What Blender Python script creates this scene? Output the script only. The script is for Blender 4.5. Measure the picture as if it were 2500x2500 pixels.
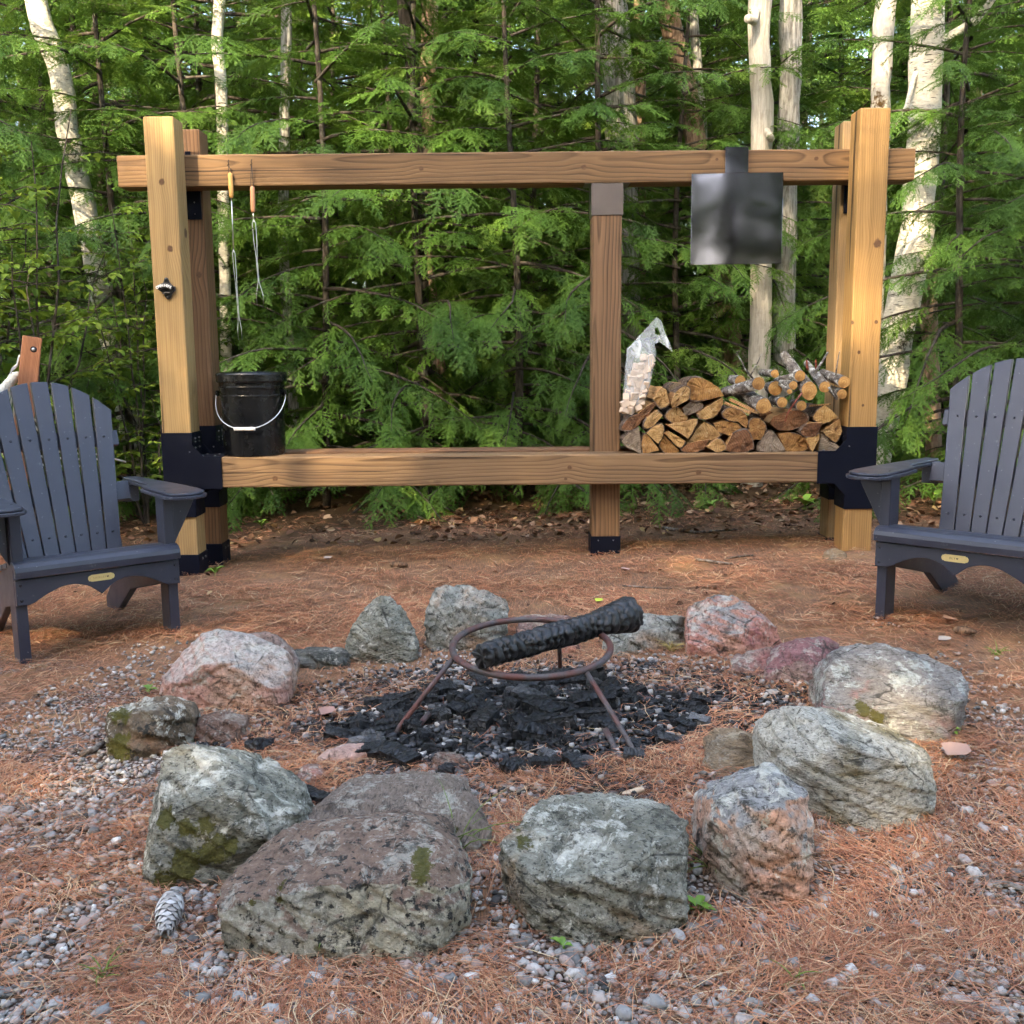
import bpy, bmesh, math, random
import numpy as np
from mathutils import Vector, Matrix, noise as mn

random.seed(7)
rng = np.random.default_rng(7)
S = bpy.context.scene
COL = S.collection
for o in list(bpy.data.objects):
    bpy.data.objects.remove(o)

# ------------------------------------------------------------------ camera
CAM_H, PITCH, ROLL, FPX = 1.02, 0.155, 0.009, 2500.0      # eye height (m), tilt, roll, focal length in photo pixels
_cp, _sp, _cr, _sr = math.cos(PITCH), math.sin(PITCH), math.cos(ROLL), math.sin(ROLL)
FWD = Vector((0, _cp, -_sp)); R0 = Vector((1, 0, 0)); U0 = Vector((0, _sp, _cp))
RIGHT = _cr * R0 - _sr * U0
UP = _sr * R0 + _cr * U0
EYE = Vector((0, 0, CAM_H))
cam_data = bpy.data.cameras.new('camera')
cam_data.sensor_width = 36; cam_data.lens = 36.0 * FPX / 2500.0
cam_data.clip_start = 0.05; cam_data.clip_end = 500
cam = bpy.data.objects.new('camera', cam_data)
COL.objects.link(cam)
M = Matrix((RIGHT, UP, -FWD)).transposed().to_4x4(); M.translation = EYE
cam.matrix_world = M
S.camera = cam

# ------------------------------------------------------------------ sky, sun, exposure
SUN_EL, SUN_AZ = math.radians(33), math.radians(204)      # azimuth clockwise from +Y: behind the viewer, a little left
w = bpy.data.worlds.new('World'); S.world = w; w.use_nodes = True
wn = w.node_tree.nodes; bg = wn['Background']
sky = wn.new('ShaderNodeTexSky'); sky.sky_type = 'NISHITA'; sky.sun_disc = False
sky.sun_elevation = SUN_EL; sky.sun_rotation = SUN_AZ
sky.air_density = 0.8; sky.dust_density = 1.6; sky.ozone_density = 0.3
w.node_tree.links.new(sky.outputs[0], bg.inputs[0]); bg.inputs[1].default_value = 0.15
sd = bpy.data.lights.new('sun', 'SUN'); sd.energy = 2.0; sd.angle = math.radians(0.6); sd.color = (1.0, 0.86, 0.62)
sun = bpy.data.objects.new('sun', sd); COL.objects.link(sun)
sdir = Vector((math.sin(SUN_AZ) * math.cos(SUN_EL), math.cos(SUN_AZ) * math.cos(SUN_EL), math.sin(SUN_EL)))
sun.rotation_euler = sdir.to_track_quat('Z', 'Y').to_euler()
S.view_settings.view_transform = 'Standard'; S.view_settings.look = 'None'
S.view_settings.exposure = 3.6; S.view_settings.gamma = 1.0
S.view_settings.use_white_balance = True; S.view_settings.white_balance_temperature = 7500     # balanced for open shade, as the photograph is
S.view_settings.use_curve_mapping = False
S.render.engine = 'CYCLES'
cy = S.cycles
cy.use_denoising = True
try: cy.denoiser = 'OPENIMAGEDENOISE'
except Exception: pass
cy.max_bounces = 5; cy.diffuse_bounces = 3; cy.glossy_bounces = 2; cy.transmission_bounces = 3; cy.transparent_max_bounces = 8
cy.use_adaptive_sampling = True; cy.adaptive_threshold = .03; cy.adaptive_min_samples = 16
cy.caustics_reflective = False; cy.caustics_refractive = False
cy.sample_clamp_indirect = 6.0

# ------------------------------------------------------------------ measuring helpers (photo pixel -> point on a plane)
def ray(px, py):
    return FPX * FWD + (px - 1250) * RIGHT - (py - 1250) * UP
def at(px, py, Y):
    d = ray(px, py); return EYE + d * (Y / d.y)
SLOPE = 0.028
FIRE = Vector((0.02, 2.72, 0))
def gz(x, y):
    """ground height: the clearing rises a little to the right, the ash lies in a low heap"""
    e = ((x - FIRE.x) / .50) ** 2 + ((y - FIRE.y) / .34) ** 2
    z = SLOPE * max(-6, min(6, x)) * min(1, max(0, (y - 1.6) / 2.4))
    z += .012 * math.sin(2.3 * x + 1.1 * y) * math.sin(1.7 * y - .8 * x) + .006 * math.sin(6.1 * x - 2 * y) * math.sin(5.3 * y + x)
    z += .022 * math.exp(-e)
    return z
def gzv(x, y):
    e = ((x - FIRE.x) / .50) ** 2 + ((y - FIRE.y) / .34) ** 2
    z = SLOPE * np.clip(x, -6, 6) * np.clip((y - 1.6) / 2.4, 0, 1)
    z = z + .012 * np.sin(2.3 * x + 1.1 * y) * np.sin(1.7 * y - .8 * x) + .006 * np.sin(6.1 * x - 2 * y) * np.sin(5.3 * y + x)
    return z + .022 * np.exp(-e)
def gnd(px, py, dz=0):
    d = ray(px, py); z = dz
    for _ in range(6):
        t = (z - CAM_H) / d.z; p = EYE + d * t; z = gz(p.x, p.y) + dz
    return p

# ------------------------------------------------------------------ object helpers
def tag(o, label=None, cat=None, group=None, kind=None):
    if label: o['label'] = label
    if cat: o['category'] = cat
    if group: o['group'] = group
    if kind: o['kind'] = kind
    return o
def empty(name, loc=(0, 0, 0), label=None, cat=None, group=None, rot=(0, 0, 0)):
    o = bpy.data.objects.new(name, None); COL.objects.link(o)
    o.empty_display_size = .1
    o.location = loc; o.rotation_euler = rot
    return tag(o, label, cat, group)
def link(name, me, mats=None, parent=None, loc=(0, 0, 0), rot=(0, 0, 0)):
    o = bpy.data.objects.new(name, me); COL.objects.link(o)
    if mats:
        for m in (mats if isinstance(mats, (list, tuple)) else [mats]): me.materials.append(m)
    o.parent = parent; o.location = loc; o.rotation_euler = rot
    return o
def bm_obj(name, bm, mats, parent=None, loc=(0, 0, 0), rot=(0, 0, 0), smooth=False):
    me = bpy.data.meshes.new(name)
    bmesh.ops.recalc_face_normals(bm, faces=bm.faces[:])
    if smooth:
        for f in bm.faces: f.smooth = True
    bm.to_mesh(me); bm.free()
    return link(name, me, mats, parent, loc, rot)
def tri_mesh(name, V, T, smooth=False):
    V = np.ascontiguousarray(V, dtype=np.float32); T = np.ascontiguousarray(T, dtype=np.int32)
    me = bpy.data.meshes.new(name)
    me.vertices.add(len(V)); me.vertices.foreach_set('co', V.ravel())
    me.loops.add(T.size); me.loops.foreach_set('vertex_index', T.ravel())
    me.polygons.add(len(T)); me.polygons.foreach_set('loop_start', np.arange(0, T.size, 3, dtype=np.int32))
    if smooth: me.polygons.foreach_set('use_smooth', np.ones(len(T), dtype=bool))
    me.update(calc_edges=True)
    return me
def bm_box(x0, x1, y0, y1, z0, z1, bev=0, seg=1, bm=None):
    b = bmesh.new()
    vs = [b.verts.new((x, y, z)) for x in (x0, x1) for y in (y0, y1) for z in (z0, z1)]
    for f in ((0, 1, 3, 2), (4, 6, 7, 5), (0, 4, 5, 1), (2, 3, 7, 6), (0, 2, 6, 4), (1, 5, 7, 3)):
        b.faces.new([vs[i] for i in f])
    bmesh.ops.recalc_face_normals(b, faces=b.faces[:])
    if bev: bmesh.ops.bevel(b, geom=b.edges[:], offset=bev, segments=seg, affect='EDGES', profile=.5)
    if bm is None: return b
    me = bpy.data.meshes.new('t'); b.to_mesh(me); b.free(); bm.from_mesh(me); bpy.data.meshes.remove(me)
    return bm
def bm_prism(poly, d0, d1, axis='y', bev=0, seg=1, bm=None):
    """poly of 2D points; axis y -> poly is (x,z); axis x -> (y,z); axis z -> (x,y)"""
    b = bmesh.new()
    def P(p, d):
        return {'y': (p[0], d, p[1]), 'x': (d, p[0], p[1]), 'z': (p[0], p[1], d)}[axis]
    a = [b.verts.new(P(p, d0)) for p in poly]; c = [b.verts.new(P(p, d1)) for p in poly]
    n = len(poly)
    f0 = b.faces.new(a); f1 = b.faces.new(list(reversed(c)))
    for i in range(n): b.faces.new((a[i], c[i], c[(i + 1) % n], a[(i + 1) % n]))
    bmesh.ops.recalc_face_normals(b, faces=b.faces[:])
    if bev:
        es = [e for e in b.edges if (e in f0.edges) or (e in f1.edges)]
        bmesh.ops.bevel(b, geom=es, offset=bev, segments=seg, affect='EDGES', profile=.5)
    if bm is None: return b
    me = bpy.data.meshes.new('t'); b.to_mesh(me); b.free(); bm.from_mesh(me); bpy.data.meshes.remove(me)
    return bm
def tube_np(path, rad, seg=8, closed=False, caps=True):
    path = [Vector(p) for p in path]; n = len(path)
    rad = rad if isinstance(rad, (list, tuple, np.ndarray)) else [rad] * n
    V = []; T = []; ref = None
    for i, p in enumerate(path):
        if closed: d = path[(i + 1) % n] - path[i - 1]
        else: d = path[min(i + 1, n - 1)] - path[max(i - 1, 0)]
        d.normalize()
        if ref is None: ref = d.orthogonal().normalized()
        ref = (ref - d * ref.dot(d)).normalized(); b = d.cross(ref)
        for k in range(seg):
            a = 2 * math.pi * k / seg
            V.append(p + (ref * math.cos(a) + b * math.sin(a)) * rad[i])
    m = n if closed else n - 1
    for i in range(m):
        for k in range(seg):
            a, b_ = i * seg + k, i * seg + (k + 1) % seg
            c, d_ = ((i + 1) % n) * seg + k, ((i + 1) % n) * seg + (k + 1) % seg
            T += [(a, b_, d_), (a, d_, c)]
    if caps and not closed:
        for i0, flip in ((0, True), ((n - 1) * seg, False)):
            c = len(V); V.append(path[0] if i0 == 0 else path[-1])
            for k in range(seg):
                t = (c, i0 + k, i0 + (k + 1) % seg)
                T.append(t[::-1] if flip else t)
    return np.array([tuple(v) for v in V]), np.array(T)
def tube(name, path, rad, mat, parent=None, seg=8, closed=False, loc=(0, 0, 0), rot=(0, 0, 0), smooth=True):
    V, T = tube_np(path, rad, seg, closed)
    return link(name, tri_mesh(name, V, T, smooth), mat, parent, loc, rot)
def lathe_np(prof, seg=32):
    V = []; T = []
    for r, z in prof:
        for k in range(seg):
            a = 2 * math.pi * k / seg; V.append((r * math.cos(a), r * math.sin(a), z))
    for i in range(len(prof) - 1):
        for k in range(seg):
            a, b = i * seg + k, i * seg + (k + 1) % seg; c, d = a + seg, b + seg
            T += [(a, b, d), (a, d, c)]
    return np.array(V), np.array(T)
def join_np(parts):
    Vs, Ts, n = [], [], 0
    for V, T in parts:
        Vs.append(V); Ts.append(T + n); n += len(V)
    return np.concatenate(Vs), np.concatenate(Ts)
def copy_of(o, loc=None, rot=None, scale=None, parent=None):
    c = o.copy(); COL.objects.link(c)
    if parent is not None or o.parent is None: c.parent = parent
    if loc is not None: c.location = loc
    if rot is not None: c.rotation_euler = rot
    if scale is not None: c.scale = (scale,) * 3 if isinstance(scale, (int, float)) else scale
    return c

# ------------------------------------------------------------------ material helpers
class G:
    def __init__(s, name):
        s.m = bpy.data.materials.new(name); s.m.use_nodes = True; s.t = s.m.node_tree
        s.b = s.t.nodes['Principled BSDF']; s.out = s.t.nodes['Material Output']
    def n(s, typ, ins=None, **props):
        x = s.t.nodes.new(typ)
        for k, v in props.items(): setattr(x, k, v)
        for k, v in (ins or {}).items(): s.set(x.inputs[k], v)
        return x
    def set(s, sock, v):
        if isinstance(v, bpy.types.NodeSocket): s.t.links.new(v, sock)
        elif isinstance(v, (tuple, list)) and len(v) == 3 and sock.type == 'RGBA': sock.default_value = (*v, 1)
        else: sock.default_value = v
    def obj(s): return s.n('ShaderNodeTexCoord').outputs['Object']
    def pos(s): return s.n('ShaderNodeNewGeometry').outputs['Position']
    def island(s): return s.n('ShaderNodeNewGeometry').outputs['Random Per Island']
    def orand(s): return s.n('ShaderNodeObjectInfo').outputs['Random']
    def mapp(s, v, scale=(1, 1, 1), loc=(0, 0, 0), rot=(0, 0, 0)):
        return s.n('ShaderNodeMapping', {'Vector': v, 'Scale': scale, 'Location': loc, 'Rotation': rot}).outputs[0]
    def noise(s, v, scale=5., detail=4., rough=.55, dist=0.):
        return s.n('ShaderNodeTexNoise', {'Vector': v, 'Scale': scale, 'Detail': detail, 'Roughness': rough, 'Distortion': dist}).outputs[0]
    def vor(s, v, scale=5., feature='F1', out='Distance', rnd=1.):
        x = s.n('ShaderNodeTexVoronoi', feature=feature); s.set(x.inputs['Vector'], v); x.inputs['Scale'].default_value = scale
        x.inputs['Randomness'].default_value = rnd
        return x.outputs[out]
    def ramp(s, f, stops, interp='LINEAR'):
        r = s.n('ShaderNodeValToRGB'); s.set(r.inputs[0], f); cr = r.color_ramp; cr.interpolation = interp
        while len(cr.elements) < len(stops): cr.elements.new(.5)
        for e, (p, c) in zip(cr.elements, stops):
            e.position = p; e.color = (*c, 1) if isinstance(c, (tuple, list)) else (c, c, c, 1)
        return r.outputs[0]
    def mix(s, f, a, b, mode='MIX'):
        x = s.n('ShaderNodeMix', data_type='RGBA', blend_type=mode, clamp_factor=True)
        s.set(x.inputs[0], f); s.set(x.inputs[6], a); s.set(x.inputs[7], b); return x.outputs[2]
    def math(s, op, a, b=0., clamp=False):
        x = s.n('ShaderNodeMath', operation=op, use_clamp=clamp); s.set(x.inputs[0], a); s.set(x.inputs[1], b); return x.outputs[0]
    def step(s, v, lo, hi):
        x = s.n('ShaderNodeMapRange', interpolation_type='SMOOTHSTEP'); s.set(x.inputs[0], v)
        x.inputs[1].default_value = lo; x.inputs[2].default_value = hi; return x.outputs[0]
    def dist(s, v, p, scale=(1, 1, 1)):
        mp = s.n('ShaderNodeVectorMath', operation='SUBTRACT'); s.set(mp.inputs[0], v); mp.inputs[1].default_value = p
        ms = s.n('ShaderNodeVectorMath', operation='MULTIPLY'); s.set(ms.inputs[0], mp.outputs[0]); ms.inputs[1].default_value = scale
        ml = s.n('ShaderNodeVectorMath', operation='LENGTH'); s.set(ml.inputs[0], ms.outputs[0]); return ml.outputs['Value']
    def xyz(s, v): return s.n('ShaderNodeSeparateXYZ', {0: v}).outputs
    def bump(s, h, strength=.5, dist=.01, nrm=None):
        x = s.n('ShaderNodeBump', {'Height': h, 'Strength': strength, 'Distance': dist})
        if nrm is not None: s.set(x.inputs['Normal'], nrm)
        return x.outputs[0]
    def fin(s, col, rough=.7, normal=None, metal=0., spec=.3):
        s.set(s.b.inputs['Base Color'], col); s.set(s.b.inputs['Roughness'], rough)
        s.b.inputs['Metallic'].default_value = metal
        s.set(s.b.inputs['Specular IOR Level'], spec)
        if normal is not None: s.set(s.b.inputs['Normal'], normal)
        return s.m

def plain(name, col, rough=.5, metal=0., spec=.4, var=.15, bump=0., bscale=120):
    g = G(name); v = g.obj(); n = g.noise(v, 9, 5, .6)
    c = g.mix(n, tuple(x * (1 - var) for x in col), tuple(min(1, x * (1 + var)) for x in col))
    nr = g.bump(g.noise(v, bscale, 3, .6), bump, .002) if bump else None
    r = g.math('ADD', g.math('MULTIPLY', g.noise(v, 23, 3), .25), rough - .12)
    return g.fin(c, r, nr, metal, spec)

def wood_mat(name, light, dark, axis='z', off=(.11, .06), freq=150, knots=(), weather=.3, wcol=(.16, .13, .11), contrast=1.):
    """sawn timber: rings of an off-centre trunk cut lengthwise, knots that bend them, worn patches"""
    g = G(name); v = g.obj()
    if axis == 'x': v = g.mapp(v, rot=(0, math.radians(-90), 0))
    if axis == 'y': v = g.mapp(v, rot=(math.radians(90), 0, 0))
    o = g.xyz(v)
    wob = g.noise(g.mapp(v, (2.2, 2.2, .55)), 1.6, 2, .5)
    wob2 = g.noise(g.mapp(v, (3, 3, .5), (4, 7, 2)), 1.9, 2, .5)
    x = g.math('ADD', o[0], g.math('ADD', g.math('MULTIPLY', wob, .10), off[0] - .05))
    y = g.math('ADD', o[1], g.math('ADD', g.math('MULTIPLY', wob2, .10), off[1] - .05))
    r = g.math('SQRT', g.math('ADD', g.math('MULTIPLY', x, x), g.math('MULTIPLY', y, y)))
    kdark = None
    for (kx, ky, kz, kr) in knots:
        kr = kr * 1.15
        d = g.dist(v, (kx, ky, kz), (1, 1, .55))
        fall = g.math('POWER', 2.718, g.math('MULTIPLY', g.math('MULTIPLY', d, d), -1 / (2 * (kr * 2.4) ** 2)))
        r = g.math('ADD', r, g.math('MULTIPLY', fall, kr * 1.3))
        d2 = g.math('ADD', g.dist(v, (kx, ky, kz), (1, 1, .85)), g.math('MULTIPLY', g.math('SUBTRACT', g.noise(v, 60, 2), .5), kr * .7))
        k = g.step(d2, kr * 1.05, kr * .6)
        kdark = k if kdark is None else g.math('MAXIMUM', kdark, k)
    ph = g.math('FRACT', g.math('MULTIPLY', r, freq))
    ring = g.ramp(ph, [(0, 0.), (.55, .35), (.86, 1.), (1, 0.)])
    ring = g.math('MULTIPLY', ring, g.math('ADD', g.noise(g.mapp(v, (4, 4, .6), (1, 2, 3)), 2, 2), .25))
    fib = g.noise(g.mapp(v, (260, 260, 5)), 1, 4, .6)
    fib2 = g.noise(g.mapp(v, (46, 46, .9)), 1, 5, .65)
    f = g.math('ADD', g.math('MULTIPLY', ring, .85 * contrast), g.math('ADD', g.math('MULTIPLY', g.math('SUBTRACT', fib, .5), .55), g.math('MULTIPLY', g.math('SUBTRACT', fib2, .42), 1.05)), clamp=True)
    c = g.mix(f, tuple(min(1, x * 1.12) for x in light), tuple(x * .55 for x in dark))
    big = g.noise(g.mapp(v, (3, 3, .8), (9, 3, 1)), 2.2, 4, .6)
    c = g.mix(g.math('MULTIPLY', g.step(big, .5, .75), weather), c, wcol)
    sp = g.noise(g.mapp(v, (1, 1, .35)), 40, 5, .7)
    c = g.mix(g.math('MULTIPLY', g.step(sp, .62, .78), .25 * weather + .05), c, wcol)
    chk = g.noise(g.mapp(v, (34, 34, .55), (5, 1, 8)), 1, 2, .4)
    c = g.mix(g.math('MULTIPLY', g.step(chk, .715, .745), .85), c, (.035, .02, .012))
    if kdark is not None:
        kc = g.mix(g.noise(v, 130, 3), (.035, .02, .014), (.17, .085, .04))
        c = g.mix(kdark, c, kc)
    h = g.math('ADD', g.math('MULTIPLY', ring, -.5), g.math('ADD', g.math('MULTIPLY', fib, .6), g.math('MULTIPLY', fib2, .5)))
    return g.fin(c, .62, g.bump(h, .5, .003), spec=.22)

def rock_mat(name, c1, c2, c3, patch=None, patch_lo=.5, lichen=.35, lichen_col=(.44, .42, .35), dark=.35, moss=(), strata=None, speck=.5, pale=.25, top=None, speck_scale=95):
    """weathered granite: two mineral tones, mineral specks, coloured patches, lichen crusts, moss where given"""
    g = G(name); v = g.obj()
    sv = g.mapp(v, *strata) if strata else v
    n1 = g.noise(sv, 4.5, 6, .62, .4)
    c = g.mix(g.step(n1, .32, .68), c1, c2)
    n2 = g.noise(sv, 13, 6, .66, .3)
    c = g.mix(g.math('MULTIPLY', g.step(n2, .5, .7), .8), c, c3)
    if patch is not None:
        n3 = g.noise(g.mapp(v, (1, 1, 1), (3, 5, 8)), 2.6, 5, .6, .5)
        c = g.mix(g.step(n3, patch_lo - .06, patch_lo + .10), c, g.mix(g.noise(v, 30, 5, .7), tuple(x * .75 for x in patch), tuple(min(1, x * 1.25) for x in patch)))
    if top is not None:
        nz = g.xyz(g.n('ShaderNodeNewGeometry').outputs['Normal'])[2]
        nz = g.math('ADD', nz, g.math('MULTIPLY', g.math('SUBTRACT', g.noise(v, 7, 8, .78), .5), top[3] if len(top) > 3 else 1.2))
        tc = g.mix(g.noise(sv, 17, 6, .7), tuple(x * .7 for x in top[0]), tuple(min(1, x * 1.3) for x in top[0]))
        c = g.mix(g.step(nz, top[1], top[2]), c, tc)
    gr = g.noise(sv, speck_scale, 3, .7)
    c = g.mix(g.math('MULTIPLY', g.step(gr, .55, .63), speck * 1.15, clamp=True), c, (.028, .028, .026))
    gr2 = g.noise(g.mapp(sv, loc=(2, 9, 4)), 120, 3, .7)
    c = g.mix(g.math('MULTIPLY', g.step(gr2, .58, .72), speck * .6), c, (.55, .53, .48))
    cr = g.vor(g.mapp(sv, (1, 1, 1), (2, 2, 5)), 7, 'DISTANCE_TO_EDGE')
    cr = g.math('ADD', cr, g.math('MULTIPLY', g.noise(v, 9, 5, .7), .16))
    c = g.mix(g.math('MULTIPLY', g.step(cr, .095, .065), .8), c, (.03, .028, .024))
    ln = g.noise(g.mapp(v, loc=(7, 1, 2)), 12, 9, .8, .4)
    c = g.mix(g.math('MULTIPLY', g.step(ln, .53, .58), lichen * 1.7, clamp=True), c, g.mix(g.noise(v, 160, 2), lichen_col, (.60, .575, .50)))
    vd = g.math('ADD', g.vor(g.mapp(v, loc=(1, 4, 2)), 11), g.math('MULTIPLY', g.noise(v, 5, 3), .35))
    c = g.mix(g.math('MULTIPLY', g.step(g.math('ADD', vd, g.math('MULTIPLY', g.noise(v, 60, 3), .35)), .46, .36), pale * 2, clamp=True), c, (.48, .465, .40))
    dn = g.noise(g.mapp(v, loc=(5, 5, 1)), 10, 9, .82, .3)
    c = g.mix(g.math('MULTIPLY', g.step(dn, .54, .61), dark * 1.6, clamp=True), c, (.03, .03, .026))
    mott = g.ramp(g.noise(sv, 42, 9, .82), [(.30, .45), (.5, 1.), (.68, 1.5)])
    c = g.mix(1., c, mott, 'MULTIPLY')
    mh = None
    for (mx, my, mz, mr) in moss:
        d = g.math('ADD', g.dist(v, (mx, my, mz), (1, .4, 1)), g.math('MULTIPLY', g.math('SUBTRACT', g.noise(v, 22, 8, .8), .5), mr * 4.5))
        k = g.step(d, mr, mr * .8)
        mh = k if mh is None else g.math('MAXIMUM', mh, k)
    nh = g.math('ADD', g.math('MULTIPLY', g.noise(sv, 22, 7, .72), 1.), g.math('MULTIPLY', g.noise(sv, 85, 4, .7), .35))
    nrm = g.bump(nh, 1., .020)
    if mh is not None:
        mc = g.mix(g.noise(v, 190, 4, .7), (.025, .03, .006), (.16, .14, .025))
        c = g.mix(g.math('MULTIPLY', mh, .9), c, mc)
        nrm = g.bump(g.math('MULTIPLY', mh, g.noise(v, 150, 4, .7)), .9, .008, nrm)
    return g.fin(c, .86, nrm, spec=.18)

# ================================================================== GROUND
def ground_mat():
    g = G('forest_floor'); v = g.pos(); o = g.xyz(v)
    soil = g.mix(g.noise(v, 9, 6, .7), (.10, .055, .036), (.23, .14, .09))
    needles = None
    f = None
    for k, (rz, sc) in enumerate(((.3, 1), (1.25, 1.15), (2.1, .9), (2.8, 1.05))):
        nz = g.noise(g.mapp(v, (330 * sc, 16 * sc, 1), (k * 3.1, k, 0), (0, 0, rz)), 1, 2, .5, .6)
        f = nz if f is None else g.math('MAXIMUM', f, nz)
    ncol = g.mix(g.noise(v, 26, 5, .7), (.28, .115, .055), (.54, .28, .15))
    c = g.mix(g.step(f, .53, .72), soil, ncol)
    c = g.mix(g.math('MULTIPLY', g.step(g.noise(v, 3.1, 5, .65), .5, .68), .6), c, (.34, .20, .10))
    # fine gravel trodden into the floor, mostly this side of the stones and to the left
    gm = g.math('ADD', g.noise(v, 2.4, 5, .65), g.math('MULTIPLY', g.step(o[1], 3.3, 1.9), .20))
    gm = g.math('ADD', gm, g.math('MULTIPLY', g.step(g.math('ADD', o[0], g.math('MULTIPLY', o[1], .1)), -.5, -.9), .10))
    vg = g.n('ShaderNodeTexVoronoi', {'Vector': v, 'Scale': 95.})
    gc = g.ramp(g.xyz(vg.outputs['Color'])[0], [(0, (.10, .09, .085)), (.4, (.30, .28, .265)), (.7, (.42, .33, .30)), (1, (.58, .56, .53))])
    gc = g.mix(g.step(vg.outputs['Distance'], .25, .62), gc, (.06, .035, .025))
    gk = g.math('MULTIPLY', g.step(gm, .60, .70), g.step(g.noise(g.mapp(v, loc=(3, 1, 0)), 30, 4, .7), .38, .5))
    gk = g.math('MULTIPLY', gk, g.step(o[1], 4.0, 3.0))
    c = g.mix(gk, c, gc)
    # ash round the fire: a spill of soot with an irregular edge
    e = g.dist(v, (FIRE.x, FIRE.y, .0), (1 / .88, 1 / .56, 0.))
    e = g.math('ADD', e, g.math('MULTIPLY', g.math('SUBTRACT', g.noise(v, 7, 6, .7), .5), .75))
    ash = g.mix(g.step(g.noise(v, 38, 8, .8), .46, .66), (.008, .008, .009), (.19, .185, .185))
    c = g.mix(g.step(e, 1.06, .74), c, ash)
    # leaf mould under the trees
    lf = g.step(g.math('ADD', o[1], g.math('MULTIPLY', g.noise(v, 2.5, 4), 1.2)), 6.0, 6.7)
    c = g.mix(lf, c, g.mix(g.noise(v, 18, 6, .7), (.035, .022, .012), (.13, .075, .04)))
    h = g.math('ADD', g.math('MULTIPLY', f, .6), g.noise(v, 45, 5, .7))
    return g.fin(c, .9, g.bump(h, .8, .012), spec=.15)
def axis_pts(lo, d0, d1, hi, step):
    a = list(np.arange(d0, d1 + 1e-6, step)); s = step
    x = d0; left = []
    while x > lo: s *= 1.22; x -= s; left.append(x)
    s = step; x = d1; right = []
    while x < hi: s *= 1.22; x += s; right.append(x)
    return np.array(left[::-1] + a + right)
gx = axis_pts(-70, -2.6, 2.6, 70, .028); gy = axis_pts(-30, 1.25, 5.8, 110, .028)
XX, YY = np.meshgrid(gx, gy)
ZZ = gzv(XX, YY)
mic = np.array([mn.fractal(Vector((x * 14, y * 14, 0)), 1, 2, 4) if (1.2 < y < 6 and abs(x) < 2.7) else 0 for x, y in zip(XX.ravel(), YY.ravel())]).reshape(XX.shape)
ZZ = ZZ + .006 * mic
V = np.stack([XX.ravel(), YY.ravel(), ZZ.ravel()], 1)
nx, ny = len(gx), len(gy)
ii = (np.arange(ny - 1)[:, None] * nx + np.arange(nx - 1)[None]).ravel()
T = np.concatenate([np.stack([ii, ii + 1, ii + nx + 1], 1), np.stack([ii, ii + nx + 1, ii + nx], 1)])
ground = link('ground', tri_mesh('ground', V, T, True), ground_mat()); tag(ground, kind='structure')

# ================================================================== TIMBER FRAME
honey = lambda n, light=(.33, .19, .072), dark=(.21, .107, .038), **k: wood_mat(n, light, dark, 'z', weather=.45, wcol=(.22, .12, .06), contrast=.6, **k)
W_LF = honey('post_wood_pale', light=(.35, .225, .10), dark=(.24, .135, .055), knots=[(.0, -.07, .82, .013), (.02, -.07, .52, .014), (.07, .02, .60, .02)], off=(.3, .12), freq=95)
W_RF = honey('post_wood_honey', knots=[(.035, -.07, .48, .018), (-.068, -.072, .12, .010), (.045, -.07, .12, .008), (-.03, -.07, -.02, .008), (.0, -.07, -.27, .006)], off=(-.25, .10), freq=95)
W_LB = wood_mat('post_wood_brown', (.19, .10, .05), (.09, .045, .022), 'z', off=(.14, .2), freq=75, knots=[(.03, -.07, .42, .014)], weather=.35, wcol=(.10, .06, .04))
W_RB = wood_mat('post_wood_tan', (.28, .18, .09), (.18, .105, .05), 'z', off=(-.2, .12), freq=110, knots=[(-.02, -.07, .05, .014), (.0, -.07, .52, .010), (.03, -.07, -.30, .010)], weather=.45, wcol=(.22, .16, .11), contrast=.6)
W_CP = wood_mat('post_wood_middle', (.19, .11, .06), (.085, .045, .024), 'z', off=(.05, .09), freq=62, weather=.3, wcol=(.09, .05, .03))
W_TB = wood_mat('beam_wood_top', (.185, .107, .052), (.085, .044, .022), 'x', off=(.04, .10), freq=62, knots=[(.0, -.07, -.45, .010), (.0, -.07, .32, .011), (-.03, -.07, 1.42, .010), (-.03, -.07, .95, .007)], weather=.3, wcol=(.12, .065, .04))
W_BB = wood_mat('beam_wood_bench', (.22, .135, .072), (.09, .047, .026), 'x', off=(.05, .09), freq=60, knots=[(.03, -.07, -1.18, .013), (-.01, -.07, .24, .010), (.02, -.07, .86, .012), (.045, -.07, .22, .007)], weather=.38, wcol=(.15, .08, .05))
W_BK = wood_mat('beam_wood_back', (.17, .09, .05), (.09, .045, .025), 'x', weather=.3, wcol=(.10, .05, .035))
STEEL = plain('black_steel', (.0035, .005, .012), .5, 0, .12, .25, .12, 300)
RAW = plain('brown_steel', (.15, .125, .12), .38, .75, .5, .22, .1, 200)
BOLT = plain('bolt_zinc', (.16, .16, .165), .35, .9)

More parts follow.
